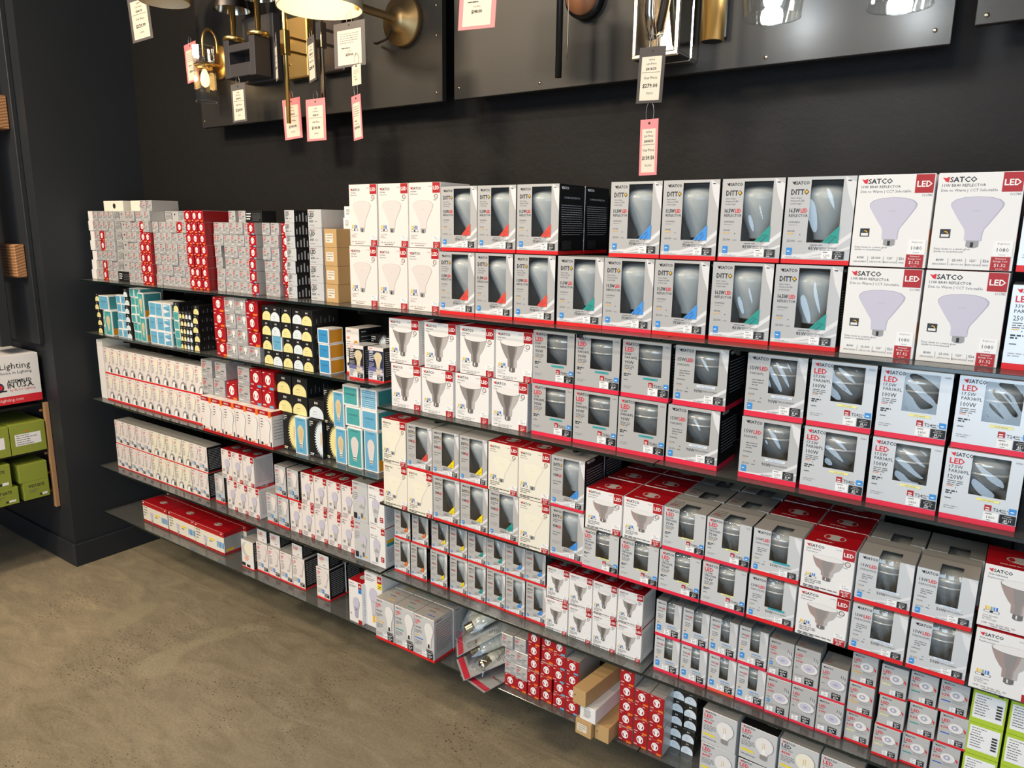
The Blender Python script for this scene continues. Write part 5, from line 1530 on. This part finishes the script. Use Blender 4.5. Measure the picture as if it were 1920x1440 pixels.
# square nickel sconce
o = sconce('wall_sconce', (-.772, PY, 1.98), 'polished nickel square sconce with looped arm')
b = MB(); b.box(-.058, .058, -.045, 0, -.085, .22, 'nickel', .006); obj('backplate', b, o)
b = MB()
for x0, x1, z0, z1 in ((-.058, -.045, -.08, .22), (.045, .058, -.08, .22), (-.058, .058, -.085, -.073)): b.box(x0, x1, -.115, -.045, z0, z1, 'nickel', .003)
obj('frame', b, o)
b = MB(); b.tube([(0, -.05, .1), (0, -.075, .02), (0, -.095, -.03), (0, -.13, -.045), (0, -.15, 0), (0, -.15, .2)], .011, 'nickel', 12); obj('arm', b, o)

# brass cylinder
o = sconce('wall_sconce', (-.64, PY, 2.05), 'satin brass cylinder light on a slim plate')
b = MB(); b.box(-.062, -.004, -.02, 0, -.11, .2, 'black_metal', .003); obj('backplate', b, o)
b = MB(); b.lathe([(.0005, -.137), (.022, -.137)], 'black_metal', 30, cy=-.11); b.lathe([(.022, -.137), (.0255, -.137), (.0255, .25), (.0005, .25)], 'brass', 36, cy=-.11); obj('cylinder', b, o)
b = MB(); b.tube([(-.02, -.015, .06), (0, -.09, .06)], .008, 'brass'); obj('arm', b, o)

# clear glass cups
for x, z, lab, pw in ((-.508, 2.075, 'clear tapered glass shade light with bright bulb', 2.2), (-.272, 2.062, 'clear glass shade light next to the panel edge', 2.2)):
    o = sconce('wall_sconce', (x, PY, z), lab)
    b = MB(); b.lathe([(.045, 0), (.045, -.015), (.0005, -.017)], 'black_metal', 24, axis='y'); obj('backplate', b, o)
    b = MB(); b.tube([(0, -.01, 0), (0, -.12, .03), (0, -.13, .02)], .008, 'black_metal'); b.lathe([(.02, .005), (.02, .045)], 'black_metal', 18, cy=-.13, close=True); obj('arm', b, o)
    b = MB(); b.lathe([(.056, -.135), (.064, -.06), (.06, -.02), (.03, .01)], 'clear_glass', 32, cy=-.13); b.lathe([(.0535, -.135), (.0615, -.06), (.0575, -.02), (.028, .008)], 'clear_glass', 32, cy=-.13); b.lathe([(.056, -.135), (.057, -.1375), (.0535, -.135)], 'clear_glass', 32, cy=-.13); obj('shade', b, o)
    b = MB(); b.lathe([(.0005, -.085), (.018, -.075), (.026, -.05), (.02, -.02), (.012, 0)], 'bulb_cool', 18, cy=-.13); obj('bulb', b, o)
    l = bpy.data.lights.new('cup_glow', 'POINT'); l.energy = pw; l.color = (.93, .96, 1); l.shadow_soft_size = .025
    k = bpy.data.objects.new('cup_glow', l); COL.objects.link(k); k.parent = o; k.location = (0, -.13, -.10)


# ------------------------------------------------------------------ price tags
def ptag(x, y, z, w, h, label, card='tagk', price='$100.00', lst='$200.00', code='', yaw=0, roll=0, qr=False, wire=.03, pitch=0):
    """z: top edge; hangs from a loop of wire"""
    o = empty('price_tag', (x, y, z)); o.rotation_euler = (R(pitch), R(roll), R(yaw))
    c = MB(); c.box(-w/2, w/2, -.0004, .0004, -h, 0, 'print_'+card); obj('card', c, o)
    c = MB(); c.box(-w*.38, w*.38, -.0008, -.00045, -h*.95, -h*.17, 'print_label'); obj('paper_label', c, o)
    A = Art(w, h, .0017)
    A.ell('k', .5, .93, .0028, n=10)
    if qr:
        A.lines('g', .2, .74, .8, 5, gap=.05, th=.008, seed=2); A.lines('dk', .25, .42, .75, 1, th=.014)
        A.text('g', 'Our Price', .5, .34, h*.032, 'c', maxw=.5); A.text('k', price, .5, .25, h*.055, 'c', 1, maxw=.62)
    else:
        A.text('dk', 'Lighting', .5, .765, h*.028, 'c', maxw=.4)
        A.text('dk', 'List Price', .5, .685, h*.040, 'c', maxw=.5); A.text('dk', lst, .5, .59, h*.048, 'c', 1, maxw=.5)
        A.rect('dk', .16, .545, .84, .551); A.text('k', 'Our Price', .5, .43, h*.050, 'c', maxw=.64); A.text('k', price, .5, .28, h*.070, 'c', 1, maxw=.68); A.text('g', code, .5, .16, h*.036, 'c', maxw=.4)
    for i, q in enumerate(A.v): A.v[i] = (q[0], q[1], q[2]-h)
    obj('tag_print', A, o)
    if wire:
        c = MB(); c.tube([(.006*math.sin(2*PI*i/14)*1.6, .001, -h*.07+wire/2+(wire/2+.004)*-math.cos(2*PI*i/14)) for i in range(15)], .0006, 'wire', 6, False); obj('wire_loop', c, o)
    tag(o, label, 'price tag', 'hanging price tags')


ptag(-2.775, -.28, 2.325, .150*.75, .165, 'charcoal price tag reading $229.99, beside the dark corner', 'tagg', '$229.99', '$349.99', 'S11824', yaw=8, roll=-5)
ptag(-2.657, -.16, 2.163, .088, .135, 'pink price tag behind the crystal shade', 'pinkcard', '$100.00', '$240.00', '', roll=-4, yaw=-5, qr=True)
ptag(-2.327, -.20, 1.985, .080, .125, 'grey price tag reading $120.99 under the twin sconce', 'tagg', '$120.99', '$189.99', '75413', roll=-1)
ptag(-2.093, -.165, 1.922, .090, .128, 'pink price tag partly behind the long gold rod', 'pinkcard', '$100.00', '$285.00', 'S143221', roll=-3)
ptag(-1.906, -.222, 1.898, .090, .125, 'pink price tag reading $100.00 under the nickel rod', 'pinkcard', '$100.00', '$285.00', 'S143215')
ptag(-2.068, -.235, 2.085, .05, .12, 'narrow grey price tag turned edgewise on the gold rod', 'tagg', '$290.00', '$450.00', '', yaw=-30)
ptag(-1.902, -.235, 2.075, .062, .13, 'grey price tag turned aside on the nickel rod', 'tagg', '$285.00', '$450.00', '', yaw=-20, roll=-3)
ptag(-1.608, -.35, 2.052, .118, .114, 'charcoal price tag reading $279.00 under the glowing drum shade', 'tagg', '$279.00', '', '', qr=True, yaw=2)
ptag(-1.581, -.353, 1.940, .046, .052, 'small cream price tag below the drum shade', 'label', '$139.50', '', '', yaw=-12, qr=True)
ptag(-1.586, -.353, 1.862, .050, .117, 'pink price tag turned edgewise below the drum shade', 'pinkcard', '$139.50', '$279.00', '', yaw=-14, roll=-4, qr=True, wire=.045)
ptag(-1.176, -.33, 2.125, .124, .142, 'large pink price tag reading $140.00', 'pinkcard', '$140.00', '', '', roll=5, yaw=-6, qr=True)
ptag(-.975, -.25, 2.055, .085, .14, 'white price tag turned aside by the black rod', 'tagk', '$168.00', '', '', yaw=-58, roll=-6, qr=True)
ptag(-.745, -.27, 1.902, .062, .116, 'charcoal price tag reading $279.00 under the nickel sconce', 'tagk', '$279.00', '$418.50', '752565', roll=2)
ptag(-.745, -.27, 1.752, .043, .120, 'pink price tag reading $139.50 above the reflector cartons', 'pinkcard', '$139.50', '$418.50', '752565', roll=-1, wire=.042)

# ------------------------------------------------------------------ rack beside the pier
o = empty('storage_rack', (-3.50, -.465, 0)); tag(o, 'pine-sided storage rack of lamp cartons beside the dark pier', 'rack')
b = MB(); b.box(.03, .05, -.008, .010, .262, .742, 'pine_face', .001); obj('upright', b, o)
b = MB(); b.box(-.50, -.48, -.010, .010, .30, .742, 'pine_face', .001); obj('upright', b, o)
b = MB(); b.box(.03, .05, -.80, -.782, .262, .742, 'pine_face', .001); obj('upright', b, o)
peg = MB(); peg.lathe([(.006, 0), (.006, -.010), (.0005, -.011)], 'walnut', 10, axis='y')
pm = peg.mesh('peg')
for z in (.705, .51, .42, .335): obj('peg', pm, o, loc=(.022, -.008, z))
for z in (.325, .535, .74):
    b = MB(); b.box(-.50, .03, -.80, -.012, z-.012, z, 'black_metal', .001); obj('rack_board', b, o)
for y0, y1, z0, z1, lab in ((-.61, -.474, 1.873, 2.003, 'pine beam end high on the pier'), (-.515, -.474, 1.283, 1.419, 'pine beam end lower on the pier')):
    b = MB(); b.box(-.35, 0, y0, y1, z0, z1, 'pine', .004); tag(obj('timber_beam', b, loc=(-3.45, 0, 0)), lab, 'beam', 'pine beam ends')
b = MB(); b.box(-3.60, -3.47, -.60, -.555, 1.0, 3.2, 'wall_charcoal', .003); struct('trim_1', b)
b = MB(); b.box(-3.9, -3.42, -.473, -.4537, 1.0, 3.2, 'wall_charcoal', .002); struct('trim_2', b)


def rack_box(name, label, y0, y1, z0, z1, mt, art, depth=.30):
    """carton whose face looks along +x"""
    w_, h_ = y1-y0, z1-z0
    bx = MB(); bx.box(-w_/2, w_/2, -depth/2, depth/2, 0, h_, mt, .001)
    q = obj(name, bx, loc=(-3.452-depth/2, (y0+y1)/2, z0), rz=PI/2)
    A = Art(w_, h_, depth); art(A); A.v and obj('front_print', A, q)
    tag(q, label, 'box', 'cartons on the rack')


def r_elco(A):
    A.rect('rt', 0, 0, 1, .165); A.text('w', 'elcolighting.com', .66, .06, .014, 'c', maxw=.3)
    A.text('k', 'ELCO', .60, .72, .030, 'r', 1); A.text('k', 'Lighting', .615, .72, .028, maxw=.3); A.text('dk', 'The Best Choice in Lighting', .92, .615, .013, 'r', maxw=.6)
    A.ell('navy', .58, .36, .022, n=16); A.ell('rt', .585, .365, .015, .012, n=12); A.rect('k', .50, .27, .66, .295)
    A.text('k', 'ASSEMBLED', .67, .43, .015, bold=1, maxw=.24); A.text('k', 'IN U.S.A.', .67, .33, .021, bold=1, maxw=.26); A.text('rt', 'by ELCO Lighting', .69, .265, .010, maxw=.25)


def r_lab(A): A.rect('wh', .12, .28, .86, .66); [A.lines('g', .16, .60-i*.07, .82, 1, th=.02, seed=i+1) for i in range(5)]; A.rect('o', .42, .70, .48, .75)


def r_west(A): A.text('dk', 'WESTGATE', .5, .66, .013, 'c', 1, maxw=.62); A.lines('g', .2, .5, .6, 2, gap=.1, th=.03); A.rect('dk', .6, .14, .68, .24); A.rect('wh', .70, .14, .9, .26)


def r_plain(A): pass


rack_box('lamp_carton', 'large white carton with red base on top of the rack', -.86, -.474, .758, .965, 'carton_white', r_elco)
rack_box('lamp_carton', 'green carton with white label by the pine upright', -.616, -.480, .5355, .668, 'carton_olive', r_lab)
rack_box('lamp_carton', 'green carton with white label cut by the frame edge', -.760, -.620, .5355, .665, 'carton_olive', r_lab)
rack_box('lamp_carton', 'plain green carton on the lettered one by the upright', -.602, -.490, .4065, .486, 'carton_olive', r_plain, .22)
rack_box('lamp_carton', 'lettered green carton at the foot of the rack by the upright', -.592, -.490, .3255, .406, 'carton_olive', r_west, .22)
rack_box('lamp_carton', 'lettered green carton second from the rack upright', -.74, -.612, .3255, .400, 'carton_olive', r_west, .22)
rack_box('lamp_carton', 'green carton stacked above the second lettered one', -.75, -.632, .4005, .505, 'carton_olive', r_west, .22)

# ------------------------------------------------------------------ labels
byk = {}
shelves_of = {}
for rec in PLACED: shelves_of.setdefault(rec[1]['desc'], set()).add(rec[2])
for rec in PLACED: byk.setdefault((rec[1]['desc'], rec[2]), []).append(rec)
for (desc, sh), L in byk.items():
    zs = []
    for q in sorted(r[4] for r in L):
        if not zs or q-zs[-1] > .012: zs.append(q)
    ys = {}
    def lay(q): return max(i for i, zz in enumerate(zs) if q >= zz-.001)
    def dep(y): return 0 if y < -.235 else (1 if y < -.15 else 2)
    cells = {}
    for rec in L: cells.setdefault((lay(rec[4]), dep(rec[5])), []).append(rec)
    for (i, dp), C in cells.items():
        C.sort(key=lambda r: r[3])
        for n, rec in enumerate(C):
            t = desc
            if len(C) > 1: t += ', %s from the corner' % ORD[n]
            if len(zs) == 2: t += ', %s row' % ('lower', 'upper')[i]
            elif len(zs) > 2: t += ', %s layer up' % ORD[i]
            if dp: t += (', behind', ', rearmost')[dp-1]
            if len(shelves_of[desc]) > 1: t += ', '+sh
            o = rec[0]; o['label'] = t; o['category'] = rec[1]['cat']; o['group'] = desc+' on '+sh
            if len(t.replace(',', '').split()) > 16: print('LONG', t)
